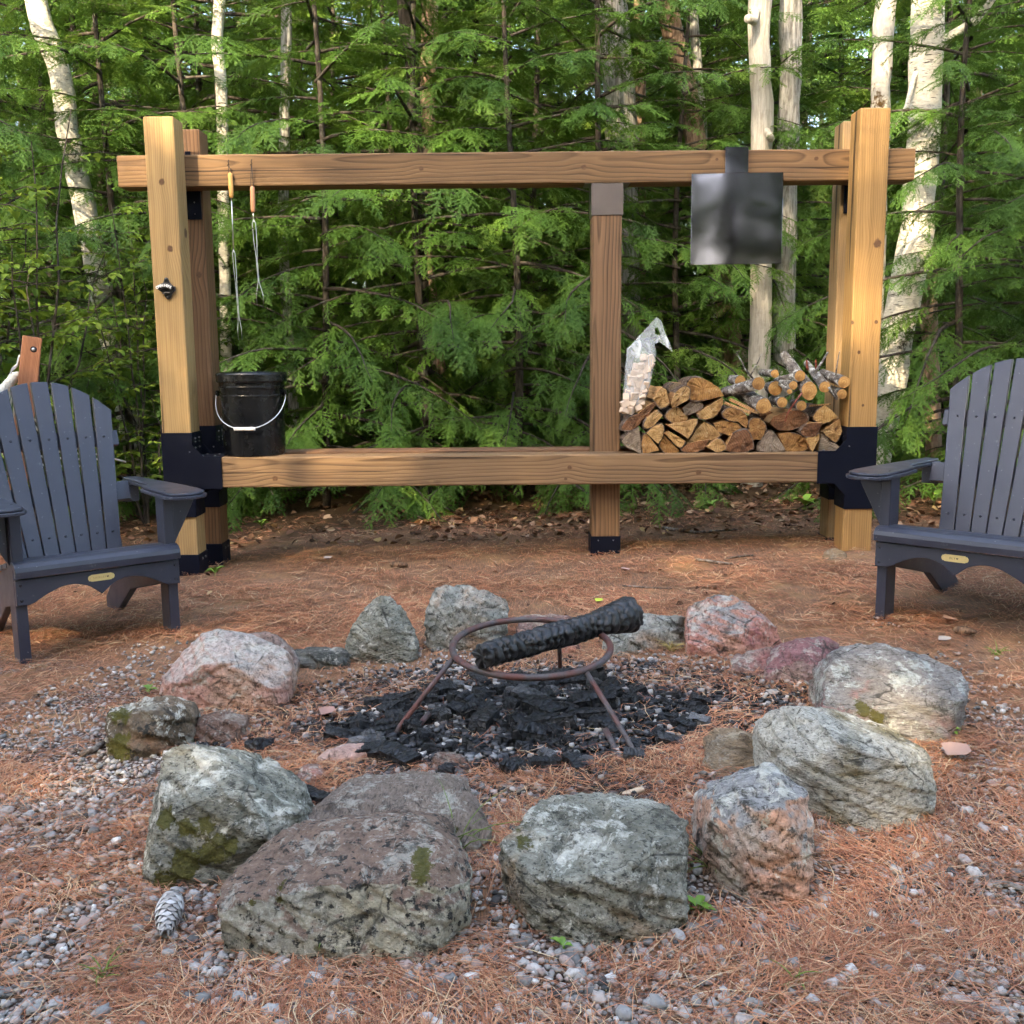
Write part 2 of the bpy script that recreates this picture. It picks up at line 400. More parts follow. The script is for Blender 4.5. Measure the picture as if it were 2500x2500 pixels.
frame = empty('timber_frame', (0, 5.04, 0), 'large timber frame with bench beam, honey posts and black steel brackets', 'frame')
FY = 5.04
def timber(name, x0, x1, y0, y1, z0, z1, mat, label=None):
    c = ((x0 + x1) / 2, (y0 + y1) / 2, (z0 + z1) / 2)
    bm = bm_box(x0 - c[0], x1 - c[0], y0 - c[1], y1 - c[1], z0 - c[2], z1 - c[2], .007, 2)
    o = bm_obj(name, bm, mat, frame, (c[0], c[1] - FY, c[2]))
    if label: o['label'] = label
    return o
PLX, PRX = -1.601, 1.678
BLX, BRX = -1.567, 1.690
h = .07
timber('front_post', PLX - h, PLX + h, 4.90, 5.04, -.12, 2.098, W_LF)
timber('front_post', PRX - h, PRX + h, 4.90, 5.04, -.06, 2.108, W_RF)
timber('back_post', BLX - h, BLX + h, 5.183, 5.323, -.12, 2.10, W_LB, 'darker brown back post')
timber('back_post', BRX - h, BRX + h, 5.183, 5.323, -.03, 2.11, W_RB)
timber('centre_post', .396, .538, 5.042, 5.181, -.05, 1.806, W_CP)
timber('top_beam', -1.856, 1.926, 5.043, 5.180, 1.809, 1.955, W_TB)
timber('bench_beam', -1.40, 1.48, 4.902, 5.040, .385, .532, W_BB)
timber('bench_beam', -1.46, 1.58, 5.184, 5.322, .385, .532, W_BK)
def bolt(parent, x, y, z, r=.006, ax='y'):
    V, T = lathe_np([(0, .0045), (r * .8, .0045), (r, .003), (r, 0)], 6)
    o = link('bolt', tri_mesh('bolt', V, T), BOLT, parent, (x, y - FY, z), (math.radians(90), 0, 0) if ax == 'y' else ((0, math.radians(90), 0) if ax == 'x' else (0, 0, 0)))
    return o
def bracket(px, y0, sgn, ztop, zbot, front):
    """steel collar on a post with an arm that takes the end of the bench beam"""
    bm = bmesh.new()
    e = .0035
    ax = px + sgn * h
    bm_box(px - h - e, px + h + e, y0 - e, y0 + .14 + e, zbot, ztop, .0012, 1, bm)
    bm_box(min(ax + sgn * .003, ax + sgn * .136), max(ax + sgn * .003, ax + sgn * .136), y0 - e + .0005, y0 + .14 + e - .0005, .381, .536, .0012, 1, bm)
    poly = [(px - sgn * (h + e), ztop), (ax + sgn * e, ztop), (ax + sgn * e, .592), (ax + sgn * .055, .5375), (ax + sgn * .137, .5375), (ax + sgn * .137, .380),
            (ax + sgn * .055, .380), (ax + sgn * e, .325), (ax + sgn * e, zbot), (px - sgn * (h + e), zbot)]
    for yy in ((y0 - e - .004, y0 - e - .0004), (y0 + .14 + e + .0004, y0 + .14 + e + .004)):
        bm_prism(poly, yy[0], yy[1], 'y', .0008, 1, bm)
    bmesh.ops.translate(bm, verts=bm.verts[:], vec=(0, -FY, 0))
    o = bm_obj('bracket', bm, STEEL, frame)
    for zz in (ztop - .03, ztop - .075, .605):
        bolt(o, ax + sgn * (e + .0005), y0 + .04, zz, .005, 'x'); bolt(o, ax + sgn * (e + .0005), y0 + .10, zz, .005, 'x')
    for xx in (.04, .10):
        bolt(o, ax + sgn * xx, y0 + .03, .5365, .006, 'z'); bolt(o, ax + sgn * xx, y0 + .11, .5365, .006, 'z')
    bolt(o, ax - sgn * .01, y0 - e - .004, .56, .004)
    return o
bracket(PLX, 4.90, 1, .652, .243, True); bracket(PRX, 4.90, -1, .652, .255, True)
bracket(BLX, 5.183, 1, .665, .25, False); bracket(BRX, 5.183, -1, .665, .26, False)
for (px, y0, z1, z0) in ((PLX, 4.90, .058, -.10), (BLX, 5.183, .058, -.10)):
    o = bm_obj('post_base', bm_box(px - h - .004, px + h + .004, y0 - .004 - FY, y0 + .144 - FY, z0, z1, .0015), STEEL, frame)
    bolt(o, px + h + .0045, y0 + .05, .03, .006, 'x'); bolt(o, px + h + .0045, y0 + .1, .03, .006, 'x')
o = bm_obj('post_base', bm_box(BRX - h - .004, BRX + h + .004, 5.179 - FY, 5.327 - FY, -.03, .062, .0015), STEEL, frame)
o = bm_obj('post_base', bm_box(.396 - .004, .538 + .004, 5.038 - FY, 5.185 - FY, -.05, .105, .0015), STEEL, frame)
for xx in (.43, .505): bolt(o, xx, 5.0375, .085, .004); bolt(o, xx, 5.0375, .03, .004)
o = bm_obj('post_cap', bm_box(.396 - .005, .538 + .005, 5.037 - FY, 5.186 - FY, 1.660, 1.8065, .0015), RAW, frame)
bm_obj('cap_flange', bm_box(.36, .575, 5.036 - FY, 5.187 - FY, 1.8068, 1.8085), RAW, o)
for (bx, sg, zt) in ((BLX, 1, 1.80), (BRX, -1, 1.80)):
    a, b = (bx - .02, bx + .062) if sg > 0 else (bx - .055, bx + .02)
    o = bm_obj('beam_bracket', bm_box(a, b, 5.172 - FY, 5.181 - FY, 1.675, 1.807, .0012), STEEL, frame)
    bolt(o, (a + b) / 2 + .01 * sg, 5.172, 1.70, .004); bolt(o, (a + b) / 2 + .01 * sg, 5.172, 1.755, .004)
o = bm_obj('beam_bracket', bm_box(BLX + .005, BLX + .03, 5.150 - FY, 5.158 - FY, 1.956, 1.99, .001), STEEL, frame)

# ------------------------------------------------------------------ things on the frame
def steel_sheet_mat():
    g = G('sheet_steel'); v = g.obj()
    n = g.noise(v, 7, 5, .6, .3)
    c = g.mix(n, (.085, .085, .11), (.15, .145, .165))
    r = g.math('ADD', g.math('MULTIPLY', g.noise(v, 3, 4, .6), .08), .03)
    return g.fin(c, r, g.bump(g.noise(v, 2.2, 2), .12, .02), metal=1., spec=.5)
SHEET = steel_sheet_mat()
pa = at(1690, 424, 5.03); pb = at(1907, 645, 5.03); sa = at(1773, 365, 5.03); sb_ = at(1828, 424, 5.03)
sheet = empty('hanging_steel_sheet', (pa.x, 5.035, pb.z), 'square dark steel sheet hooked over the top beam above the firewood', 'steel sheet')
sheet.rotation_euler = (0, math.radians(-.4), 0)
bm_obj('plate', bm_box(0, pb.x - pa.x, -.006, -.002, 0, pa.z - pb.z, .0012), SHEET, sheet)
bm_obj('strap', bm_box(sa.x - pa.x, sb_.x - pa.x, -.0055, -.0025, pa.z - pb.z + .0005, 1.960 - pb.z, .0006), SHEET, sheet)
bm_obj('hook', bm_box(sa.x - pa.x, sb_.x - pa.x, -.0055, .15, 1.9605 - pb.z, 1.9635 - pb.z, .0006), SHEET, sheet)

BPLAST = plain('bucket_black_plastic', (.003, .0035, .005), .25, 0, .4, .2)
WHITE = plain('white_plastic', (.78, .78, .76), .4, 0, .5, .06)
WIRE = plain('wire_metal', (.55, .56, .58), .3, .9, .5, .1)
bc = at(621, 1112, 5.03)
def crisp(prof, e=.0007):
    out = [prof[0]]
    for i in range(1, len(prof) - 1):
        p = Vector(prof[i]); a = Vector(prof[i - 1]) - p; b = Vector(prof[i + 1]) - p
        if a.length > 2.2 * e: out.append(tuple(p + a.normalized() * e))
        out.append(tuple(p))
        if b.length > 2.2 * e: out.append(tuple(p + b.normalized() * e))
    return out + [prof[-1]]
bucket = empty('lidded_bucket', (bc.x, 5.045, .533), 'black plastic lidded bucket with wire handle on the bench beam', 'bucket')
V, T = lathe_np(crisp([(0, 0), (.144, 0), (.148, .004), (.153, .285), (.157, .287), (.157, .292), (.153, .294), (.155, .326), (.161, .328), (.161, .334), (.156, .336), (.157, .372), (0, .372)]), 48)
link('body', tri_mesh('body', V, T, False), BPLAST, bucket)
for p in bucket.children[0].data.polygons: p.use_smooth = True
V, T = lathe_np(crisp([(.160, .356), (.167, .354), (.170, .360), (.170, .392), (.166, .399), (.158, .401), (.152, .396), (.149, .390), (.06, .391), (.055, .396), (0, .396)]), 48)
lid = link('lid', tri_mesh('lid', V, T, True), BPLAST, bucket)
for k in range(8):
    a = k * math.pi / 4
    bm_obj('lid_rib', bm_box(.06, .148, -.004, .004, .3905, .397, .001), BPLAST, lid, (0, 0, 0), (0, 0, a))
pts = []
for k in range(25):
    t = k / 24; a = math.pi * t
    pts.append((-.170 * math.cos(a), -.02 - .16 * math.sin(a) * .95, .300 - .165 * math.sin(a) ** .8))
hd = tube('handle', pts, .0028, WIRE, bucket, 8)
gp = [(-.05 + .1 * k / 6, -.175, .137) for k in range(7)]
tube('grip', gp, [.008, .009, .0085, .0085, .0085, .009, .008], WHITE, hd, 10)
for sx in (-1, 1): bm_obj('handle_lug', bm_box(sx * .165 - .008, sx * .165 + .008, -.028, .012, .285, .315, .003), BPLAST, bucket)

# roasting forks hung on cords
HW1 = plain('fork_handle_pale', (.55, .30, .10), .5, 0, .4, .2); HW2 = plain('fork_handle_rosy', (.42, .20, .11), .5, 0, .4, .2)
CORD = plain('black_cord', (.01, .01, .012), .8)
def fork(label, top, hand, mid, joint, tip, hmat, spread, open_):
    Y = 5.028
    P = [at(p[0], p[1], Y) for p in (top, hand, mid, joint, tip)]
    base = P[0]
    e = empty('roasting_fork', base, label, 'roasting fork', 'roasting forks hung on the top beam')
    L = [p - base for p in P]
    ax = (L[2] - L[1]).normalized(); ln = (L[2] - L[1]).length
    tube('handle', [L[1] + ax * ln * t for t in (0, .04, .15, .22, .24, .27, .30, .6, .9, 1)], [.008, .0105, .0115, .0105, .0112, .0105, .0112, .0115, .0105, .008], hmat, e, 14)
    tube('cord_loop', [L[1] + Vector((-.007, -.004, -.012)), L[1] + Vector((-.006, -.005, .01)), Vector((-.001, -.006, -.004)), Vector((.001, -.006, -.004)), L[1] + Vector((.006, -.005, .01)), L[1] + Vector((.007, -.004, -.012))], .0016, CORD, e, 6)
    tube('cord_knot', [Vector((-.006, -.006, -.002)), Vector((.004, -.01, .002)), Vector((-.002, -.008, .012)), Vector((.004, -.012, .022))], .0022, CORD, e, 6)
    tube('shaft', [L[2], L[2].lerp(L[3], .5), L[3]], [.0032, .003, .003], WIRE, e, 8)
    d = (L[4] - L[3]).normalized()
    tot = (L[4] - L[3]).length
    for s in (-1, 1):
        pth = [L[3], L[3] + d * .02 + Vector((s * open_, 0, 0)), L[3] + d * (tot * .25) + Vector((s * open_ * .9, 0, 0)), L[3] + d * (tot * .45) + Vector((s * .0022, 0, 0)),
               L[3] + d * (tot - .11) + Vector((s * .002, 0, 0)), L[3] + d * (tot - .05) + Vector((s * spread, 0, 0)), L[4] + Vector((s * spread * .95, -.004, 0))]
        tube('tine', pth, [.0019] * 6 + [.0009], WIRE, e, 6)
    tube('slide_ring', [L[3] + d * .012 + Vector((.006 * math.cos(a), .006 * math.sin(a), 0)) for a in np.linspace(0, 2 * math.pi, 12, endpoint=False)], .0012, WIRE, e, 6, True)
fork('roasting fork with pale wooden handle, longer and nearer the left post', (559, 403), (562, 422), (565, 483), (570, 609), (587, 830), HW1, .009, .006)
fork('roasting fork with rosy wooden handle and wide open prongs', (615, 402), (616, 455), (618, 519), (619, 535), (636, 745), HW2, .016, .008)

# bottle opener on the left front post
op = at(408, 706, 4.898)
opener = empty('bottle_opener', op, 'black cast iron wall bottle opener screwed to the left post', 'bottle opener')
IRON = plain('cast_iron_black', (.012, .012, .015), .33, 0, .5, .2, .3, 220)
sc = 4.9 / 2500.0 / (1092 / 80.0)    # metres for one pixel of the enlarged view
def oz(pts): return [((x - 520) * sc, (640 - y) * sc) for x, y in pts]
back = oz([(470, 300), (495, 275), (550, 275), (575, 300), (630, 430), (740, 545), (810, 560), (800, 690), (700, 780), (650, 900), (600, 960), (510, 960), (465, 905), (400, 760), (275, 685), (235, 600), (320, 520), (410, 450)])
bm_obj('back_plate', bm_prism(back, -.010, -.001, 'y', .003, 2), IRON, opener)
hood = oz([(240, 560), (330, 500), (430, 455), (520, 440), (620, 470), (730, 540), (720, 640), (640, 640), (540, 615), (430, 620), (340, 660), (275, 670)])
hd2 = bm_obj('hood', bm_prism(hood, -.030, -.009, 'y', .004, 2), IRON, opener)
lip = oz([(400, 770), (520, 745), (660, 740), (650, 790), (410, 800)])
bm_obj('lip', bm_prism(lip, -.024, -.009, 'y', .003, 2), IRON, opener)
for (x, y) in ((515, 315), (535, 885)):
    V, T = lathe_np([(0, .003), (.0025, .0025), (.0038, 0)], 12)
    link('screw', tri_mesh('screw', V, T, True), BOLT, opener, ((x - 520) * sc, -.0098, (640 - y) * sc), (math.radians(90), 0, 0))
def text_mesh(name, body, size, mat, parent, loc, rot, extrude=.0006, align='CENTER', bold=0., space=1.):
    cu = bpy.data.curves.new(name, 'FONT'); cu.body = body; cu.size = size; cu.extrude = extrude; cu.align_x = align; cu.align_y = 'CENTER'; cu.offset = bold; cu.space_character = space
    t = bpy.data.objects.new(name, cu); COL.objects.link(t)
    dg = bpy.context.evaluated_depsgraph_get(); me = bpy.data.meshes.new_from_object(t.evaluated_get(dg)); bpy.data.objects.remove(t)
    o = bpy.data.objects.new(name, me); COL.objects.link(o); me.materials.clear(); me.materials.append(mat)
    o.parent = parent; o.location = loc; o.rotation_euler = rot
    return o
# raised letters OPEN HERE that follow the arch of the hood
word = 'OPEN HERE'
for i, ch in enumerate(word):
    if ch == ' ': continue
    t = (i - 4) / 4.0
    a = t * .42
    text_mesh('letter', ch, .0165, WHITE, hd2, ((485 + t * 215 - 520) * sc, -.0305, (640 - (535 + 62 * t * t)) * sc), (math.radians(90), a * .75, 0), .0008, bold=.0006)

# ================================================================== CHAIRS
def paint_mat(name, col):
    g = G(name); v = g.obj()
    st = g.noise(g.mapp(v, (40, 40, 3)), 1, 4, .6)
    c = g.mix(st, tuple(x * .86 for x in col), tuple(x * 1.12 for x in col))
    d = g.noise(v, 30, 6, .75)
    c = g.mix(g.math('MULTIPLY', g.step(d, .62, .74), .35), c, (.20, .20, .19))
    sp = g.vor(v, 46)
    c = g.mix(g.math('MULTIPLY', g.step(sp, .07, .04), .7), c, (.45, .45, .43))
    r = g.math('ADD', g.math('MULTIPLY', g.noise(v, 17, 4), .2), .30)
    return g.fin(c, r, g.bump(st, .12, .002), spec=.45)
SLATE = paint_mat('slate_chair_board', (.027, .031, .049))
BRASS = plain('brass_plate', (.72, .58, .27), .32, .55, .5, .12)
INK = plain('engraved_ink', (.03, .025, .02), .6)
SCREW = plain('chair_screw', (.03, .032, .045), .35, .7)
def adirondack(loc, yaw, label, plate_text, ink):
    ch = empty('adirondack_chair', loc, label, 'chair', 'adirondack chairs by the fire pit', (0, 0, yaw))
    def bx(name, *a, bev=.004, parent=ch, rot=(0, 0, 0)):
        c = ((a[0] + a[1]) / 2, (a[2] + a[3]) / 2, (a[4] + a[5]) / 2)
        return bm_obj(name, bm_box(a[0] - c[0], a[1] - c[0], a[2] - c[1], a[3] - c[1], a[4] - c[2], a[5] - c[2], bev, 2), SLATE, parent, c, rot)
    def screw(parent, x, y, z, rot=(math.radians(90), 0, 0)):
        V, T = lathe_np([(0, .0012), (.004, .0010), (.0052, 0)], 10)
        return link('screw', tri_mesh('screw', V, T, True), SCREW, parent, (x, y, z), rot)
    for s in (-1, 1):
        bx('front_leg', s * .265 - .019, s * .265 + .019, .0, .088, -.04, .524)
        g1 = [(s * .286, .522), (s * .375, .522), (s * .372, .500), (s * .286, .335)]
        bm_obj('arm_gusset', bm_prism(g1, .03, .056, 'y', .002), SLATE, ch)
        rail = [(0.002, .318), (.30, .285), (.47, .225), (.70, .030), (.70, -.02), (.575, -.02), (.36, .12), (.002, .205)]
        bm_obj('side_rail', bm_prism(rail, s * .232 - .014, s * .232 + .014, 'x', .003), SLATE, ch)
    # scalloped apron
    low = []
    for k in range(41):
        x = -.284 + .568 * k / 40; ax_ = abs(x)
        if ax_ > .235: z = .222
        elif ax_ > .205: z = .222 + .018 * (.235 - ax_) / .03
        else:
            u = ax_ / .205; z = .240 + .036 * math.sin(math.pi * min(1, u * 1.0)) - .004 * (1 - u) - (.012 * max(0, 1 - u * 5))
        low.append((x, z))
    poly = [(.284, .292), (-.284, .292)] + [(x, z - .020) for x, z in low]
    ap = bm_obj('apron', bm_prism(poly, -.023, -.001, 'y', .003, 2), SLATE, ch)
    for s in (-1, 1):
        screw(ap, s * .268, -.0235, .274); screw(ap, s * .268, -.0235, .220)
    # brass name plate
    pl = [(-.046, .003), (-.046, -.003), (-.0425, -.009), (-.036, -.0105), (-.035, -.0125), (.035, -.0125), (.036, -.0105), (.0425, -.009), (.046, -.003), (.046, .003), (.0425, .009), (.036, .0105), (.035, .0125), (-.035, .0125), (-.036, .0105), (-.0425, .009)]
    np_ = bm_obj('name_plate', bm_prism(pl, -.0015, 0, 'y', .0003), BRASS, ch, (.0, -.0235, .266))
    text_mesh('lettering', plate_text[0], plate_text[1], ink, np_, (plate_text[2], -.0016, 0), (math.radians(90), 0, 0), .0002, space=1.35)
    hp = [(0, -.0032), (.0036, .0008), (.0034, .0026), (.0018, .0032), (0, .002), (-.0018, .0032), (-.0034, .0026), (-.0036, .0008)]
    bm_obj('heart', bm_prism(hp, -.0022, -.0016, 'y'), INK, np_, (plate_text[3], 0, 0))
    for s in (-1, 1):
        V, T = lathe_np([(0, .001), (.0022, .0008), (.003, 0)], 10)
        link('plate_screw', tri_mesh('plate_screw', V, T, True), BRASS, np_, (s * .036, -.0016, 0), (math.radians(90), 0, 0))
    # rounded front slat, then four flat slats
    prof = [(-.040, .300), (-.042, .322), (-.038, .336), (-.026, .347), (-.008, .352), (.03, .353), (.062, .350), (.062, .329), (-.016, .326), (-.020, .300)]
    bm_obj('seat_slat', bm_prism(prof, -.286, .286, 'x', .002), SLATE, ch)
    for k in range(4):
        y0 = .069 + k * .086; z0 = .347 - k * .020
        bm_obj('seat_slat', bm_box(-.255, .255, -.039, .039, -.010, .010, .003, 2), SLATE, ch, (0, y0 + .039, z0 - .016), (math.radians(-13), 0, 0))
    # fan of seven back slats
    rec = math.radians(20)
    n = 7; wb, wt = .405, .53
    def top_v(u): return .725 - .135 * (abs(u) / (wt / 2)) ** 2.1
    for k in range(n):
        b0 = -wb / 2 + wb * k / n + .0016; b1 = -wb / 2 + wb * (k + 1) / n - .0016
        t0 = -wt / 2 + wt * k / n + .0058; t1 = -wt / 2 + wt * (k + 1) / n - .0058
        pts = [(b0, 0), (b1, 0)]
        for q in range(7):
            u = t1 + (t0 - t1) * q / 6; pts.append((u, top_v(u)))
        bm = bm_prism(pts, -.021, 0, 'y', .003, 2)
        sl = bm_obj('back_slat', bm, SLATE, ch, (0, .405, .262), (-rec, 0, 0))
        uc = (b0 + b1) / 2 + ((t0 + t1) / 2 - (b0 + b1) / 2) * .68
        screw(sl, uc, -.0215, .485); 
        screw(sl, (b0 + b1) / 2 + ((t0 + t1) / 2 - (b0 + b1) / 2) * .12, -.0215, .09)
    def brace(v, hw, th=.03, hh=.035):
        return bm_obj('back_brace', bm_box(-hw, hw, .001, .001 + th, v - hh, v + hh, .004, 2), SLATE, ch, (0, .405, .262), (-rec, 0, 0))
    brace(.485, .275, .026, .032); brace(.26, .285, .03, .04); brace(.05, .215, .03, .04)
    for s in (-1, 1):
        bx('arm_block', s * .288 - .034, s * .288 + .034, .50, .545, .455, .523)
        pts = [(.236, -.055), (.250, -.088), (.285, -.105), (.335, -.104), (.375, -.085), (.398, -.045), (.404, .02), (.398, .15), (.378, .34), (.345, .60), (.285, .60), (.290, .34), (.284, .285), (.262, .262), (.240, .235), (.234, .10)]
        pts = [(s * x, y) for x, y in pts]
        cx, cy_ = s * .32, .22
        ins = [(cx + (x - cx) * .90, cy_ + (y - cy_) * .975) for x, y in pts]
        arm = bm_obj('arm', bm_prism(pts, .525, .538, 'z', .003, 2), SLATE, ch)
        bm_obj('arm_top', bm_prism(ins, .5378, .549, 'z', .005, 3), SLATE, arm)
        screw(arm, s * .265, .03, .5492, (0, 0, 0))
    return ch
INKP = plain('engraved_faint', (.36, .28, .12), .6)
adirondack((-1.49, 3.615, gz(-1.49, 3.6) + .002), math.radians(38), 'dark slate slatted garden chair at left, in front of the hammock post', ('SHIRLEY', .0098, -.006, .022), INKP)
adirondack((1.556, 3.512, gz(1.57, 3.53) + .002), math.radians(-42), 'dark slate slatted garden chair at right edge, below the firewood stack', ('ELY', .0105, -.008, .008), INK)

# ================================================================== HAMMOCK STAND (behind the left chair)
W_HS = wood_mat('stand_wood_red', (.26, .115, .065), (.12, .05, .03), 'z', off=(.06, .08), freq=190, weather=.35, wcol=(.08, .04, .03))
W_HB = wood_mat('stand_wood_beam', (.22, .10, .06), (.10, .045, .03), 'x', weather=.4, wcol=(.08, .05, .035))
HY = 4.95
ht = at(74, 822, HY); hb = at(62, 965, HY)
ddir = (ht - hb).normalized(); t0 = (hb.z + .06) / ddir.z
foot = hb - ddir * t0
stand = empty('hammock_stand', foot, 'weathered red-brown hammock stand post behind the left chair', 'hammock stand')
L = (ht - foot).length
rot = ddir.to_track_quat('Z', 'Y').to_euler()
po = bm_obj('post', bm_box(-.043, .043, -.043, .043, -L / 2, L / 2, .005, 2), W_HS, stand, (ht - foot) / 2, (rot.x, rot.y, rot.z + .45))
bl = at(82, 853, HY - .05)
V, T = lathe_np([(0, .012), (.004, .0115), (.0078, .008), (.0085, 0)], 14)
ca = Vector((.35, -1, 0)).normalized()
bq = ca.to_track_quat('Z', 'Y').to_euler()
bo = link('bolt', tri_mesh('bolt', V, T, True), WIRE, stand, bl - foot, bq)
V, T = lathe_np([(.0, .003), (.0135, .003), (.0145, .0)], 18)
link('washer', tri_mesh('washer', V, T, True), STEEL, bo)
bm_obj('base_beam', bm_box(-1.1, .12, -.045, .045, -.045, .045, .006, 2), W_HB, stand, (0, .02, .07 + gz(foot.x, foot.y) - foot.z), (0, 0, math.radians(4)))
ROPE = plain('white_rope', (.62, .60, .55), .85, 0, .2, .2, .8, 90)
h0 = at(44, 878, HY + .0)
ham = empty('hammock', h0, 'white rope hammock end chained to the red-brown post', 'hammock')
def link_pts(a, b, w_, ax):
    d = (b - a); m = (a + b) / 2; dn = d.normalized(); l = d.length / 2
    return [m + dn * (l * math.cos(t)) + ax * (w_ * math.sin(t)) for t in np.linspace(0, 2 * math.pi, 16, endpoint=False)]
seq = [at(47, 868, HY), at(43, 889, HY), at(29, 905, HY), at(20, 923, HY)]
for i in range(3):
    tube('chain_link', [p - h0 for p in link_pts(seq[i], seq[i + 1], .009, Vector((.6, .5 if i % 2 else -.2, .3 if i % 2 else .8)).normalized())], .0035, WIRE, ham, 6, True)
r0, r1, r2 = at(38, 918, HY), at(8, 952, HY - .02), at(-40, 990, HY - .08)
for k in range(7):
    a = k * .9; pts = []
    for q in range(15):
        t = q / 14; p = r0.lerp(r1, min(1, t * 1.7)) if t < .588 else r1.lerp(r2, (t - .588) / .412)
        rr = .017 + .006 * t
        pts.append(p - h0 + Vector((math.cos(a + t * 9) * rr, math.sin(a + t * 9) * rr * .8, math.cos(a + t * 9 + .8) * rr)))
    tube('rope_strand', pts, .011, ROPE, ham, 7)
for k in range(9):
    p0 = at(22 + 3 * k, 945 + 2 * k, HY); p1 = at(20 + 36 * k, 1160 - 4 * k, HY + .1 + .02 * k); mid = (p0 + p1) / 2 + Vector((-.10, 0, -.06))
    tube('rope_cord', [p0 - h0, p0.lerp(mid, .5) - h0 + Vector((-.02, 0, 0)), mid - h0, mid.lerp(p1, .5) - h0 + Vector((-.02, 0, 0)), p1 - h0], .0045, ROPE, ham, 6)

# ================================================================== FIREWOOD
def end_mat(name, c1, c2, pale):
    g = G(name); v = g.obj(); o = g.xyz(v)
    dist = g.math('SQRT', g.math('ADD', g.math('MULTIPLY', o[0], o[0]), g.math('MULTIPLY', o[2], o[2])))
    rr = g.math('ADD', dist, g.math('MULTIPLY', g.noise(v, 18, 4, .6), .012))
    ring = g.ramp(g.math('FRACT', g.math('MULTIPLY', rr, 95)), [(0, 0.), (.7, .5), (.9, 1.), (1, 0.)])
    c = g.mix(g.math('MULTIPLY', ring, .75), c1, tuple(x * .75 for x in c2))
    c = g.mix(g.step(g.noise(v, 16, 6, .7), .45, .62), c, tuple(x * .7 for x in c2))
    c = g.mix(g.math('MULTIPLY', g.step(g.noise(g.mapp(v, loc=(3, 0, 1)), 23, 6, .7), .56, .66), .55), c, pale)
    c = g.mix(g.math('MULTIPLY', g.step(g.noise(g.mapp(v, loc=(8, 0, 3)), 11, 7, .75), .58, .7), .7), c, (.06, .035, .022))
    c = g.mix(1., c, g.ramp(g.orand(), [(0, (.62, .56, .50)), (.5, (.95, .92, .9)), (1, (1., .95, .85))]), 'MULTIPLY')
    ang = g.math('ARCTAN2', o[2], o[0])
    cv = g.n('ShaderNodeCombineXYZ', {0: g.math('MULTIPLY', ang, 3.2), 1: g.math('MULTIPLY', dist, 9)}).outputs[0]
    crack = g.step(g.noise(cv, 4, 3, .6), .66, .72)
    c = g.mix(g.math('MULTIPLY', crack, .7), c, (.05, .028, .015))
    hh = g.math('ADD', g.noise(v, 140, 4, .7), g.math('MULTIPLY', crack, -1.2))
    return g.fin(c, .8, g.bump(hh, .5, .004), spec=.2)
E_PALE = end_mat('log_end_pale', (.48, .31, .14), (.34, .19, .075), (.56, .44, .27))
E_ORG = end_mat('log_end_orange', (.38, .21, .08), (.25, .12, .042), (.50, .35, .18))
E_BRN = end_mat('log_end_brown', (.23, .11, .055), (.13, .06, .03), (.34, .23, .15))
E_GRY = end_mat('log_end_grey', (.27, .215, .165), (.16, .12, .09), (.40, .36, .30))
def bark_mat(name, c1, c2, lich, amt, sc_=(1, .25, 1)):
    g = G(name); v = g.obj()
    n = g.noise(g.mapp(v, sc_), 55, 6, .7)
    c = g.mix(g.step(n, .35, .65), c1, c2)
    c = g.mix(g.math('MULTIPLY', g.step(g.noise(v, 26, 6, .75), .5, .62), amt), c, lich)
    return g.fin(c, .9, g.bump(n, .9, .008), spec=.15)
BARK = bark_mat('log_bark', (.045, .03, .022), (.16, .105, .075), (.30, .28, .25), .35)
BARK_L = bark_mat('branch_bark_lichen', (.05, .042, .038), (.17, .15, .135), (.46, .47, .45), .85)
SPLIT = wood_mat('split_wood', (.48, .27, .12), (.28, .13, .055), 'y', off=(.05, .06), freq=120, weather=.5, wcol=(.20, .11, .06))
SPLIT_O = wood_mat('split_wood_orange', (.58, .27, .10), (.38, .15, .055), 'y', off=(.05, .06), freq=70, weather=.3, wcol=(.50, .30, .15), contrast=.5)
CS = 660 / 1932.0
def fw(c): return (1480 + c[0] * CS, 740 + c[1] * CS)
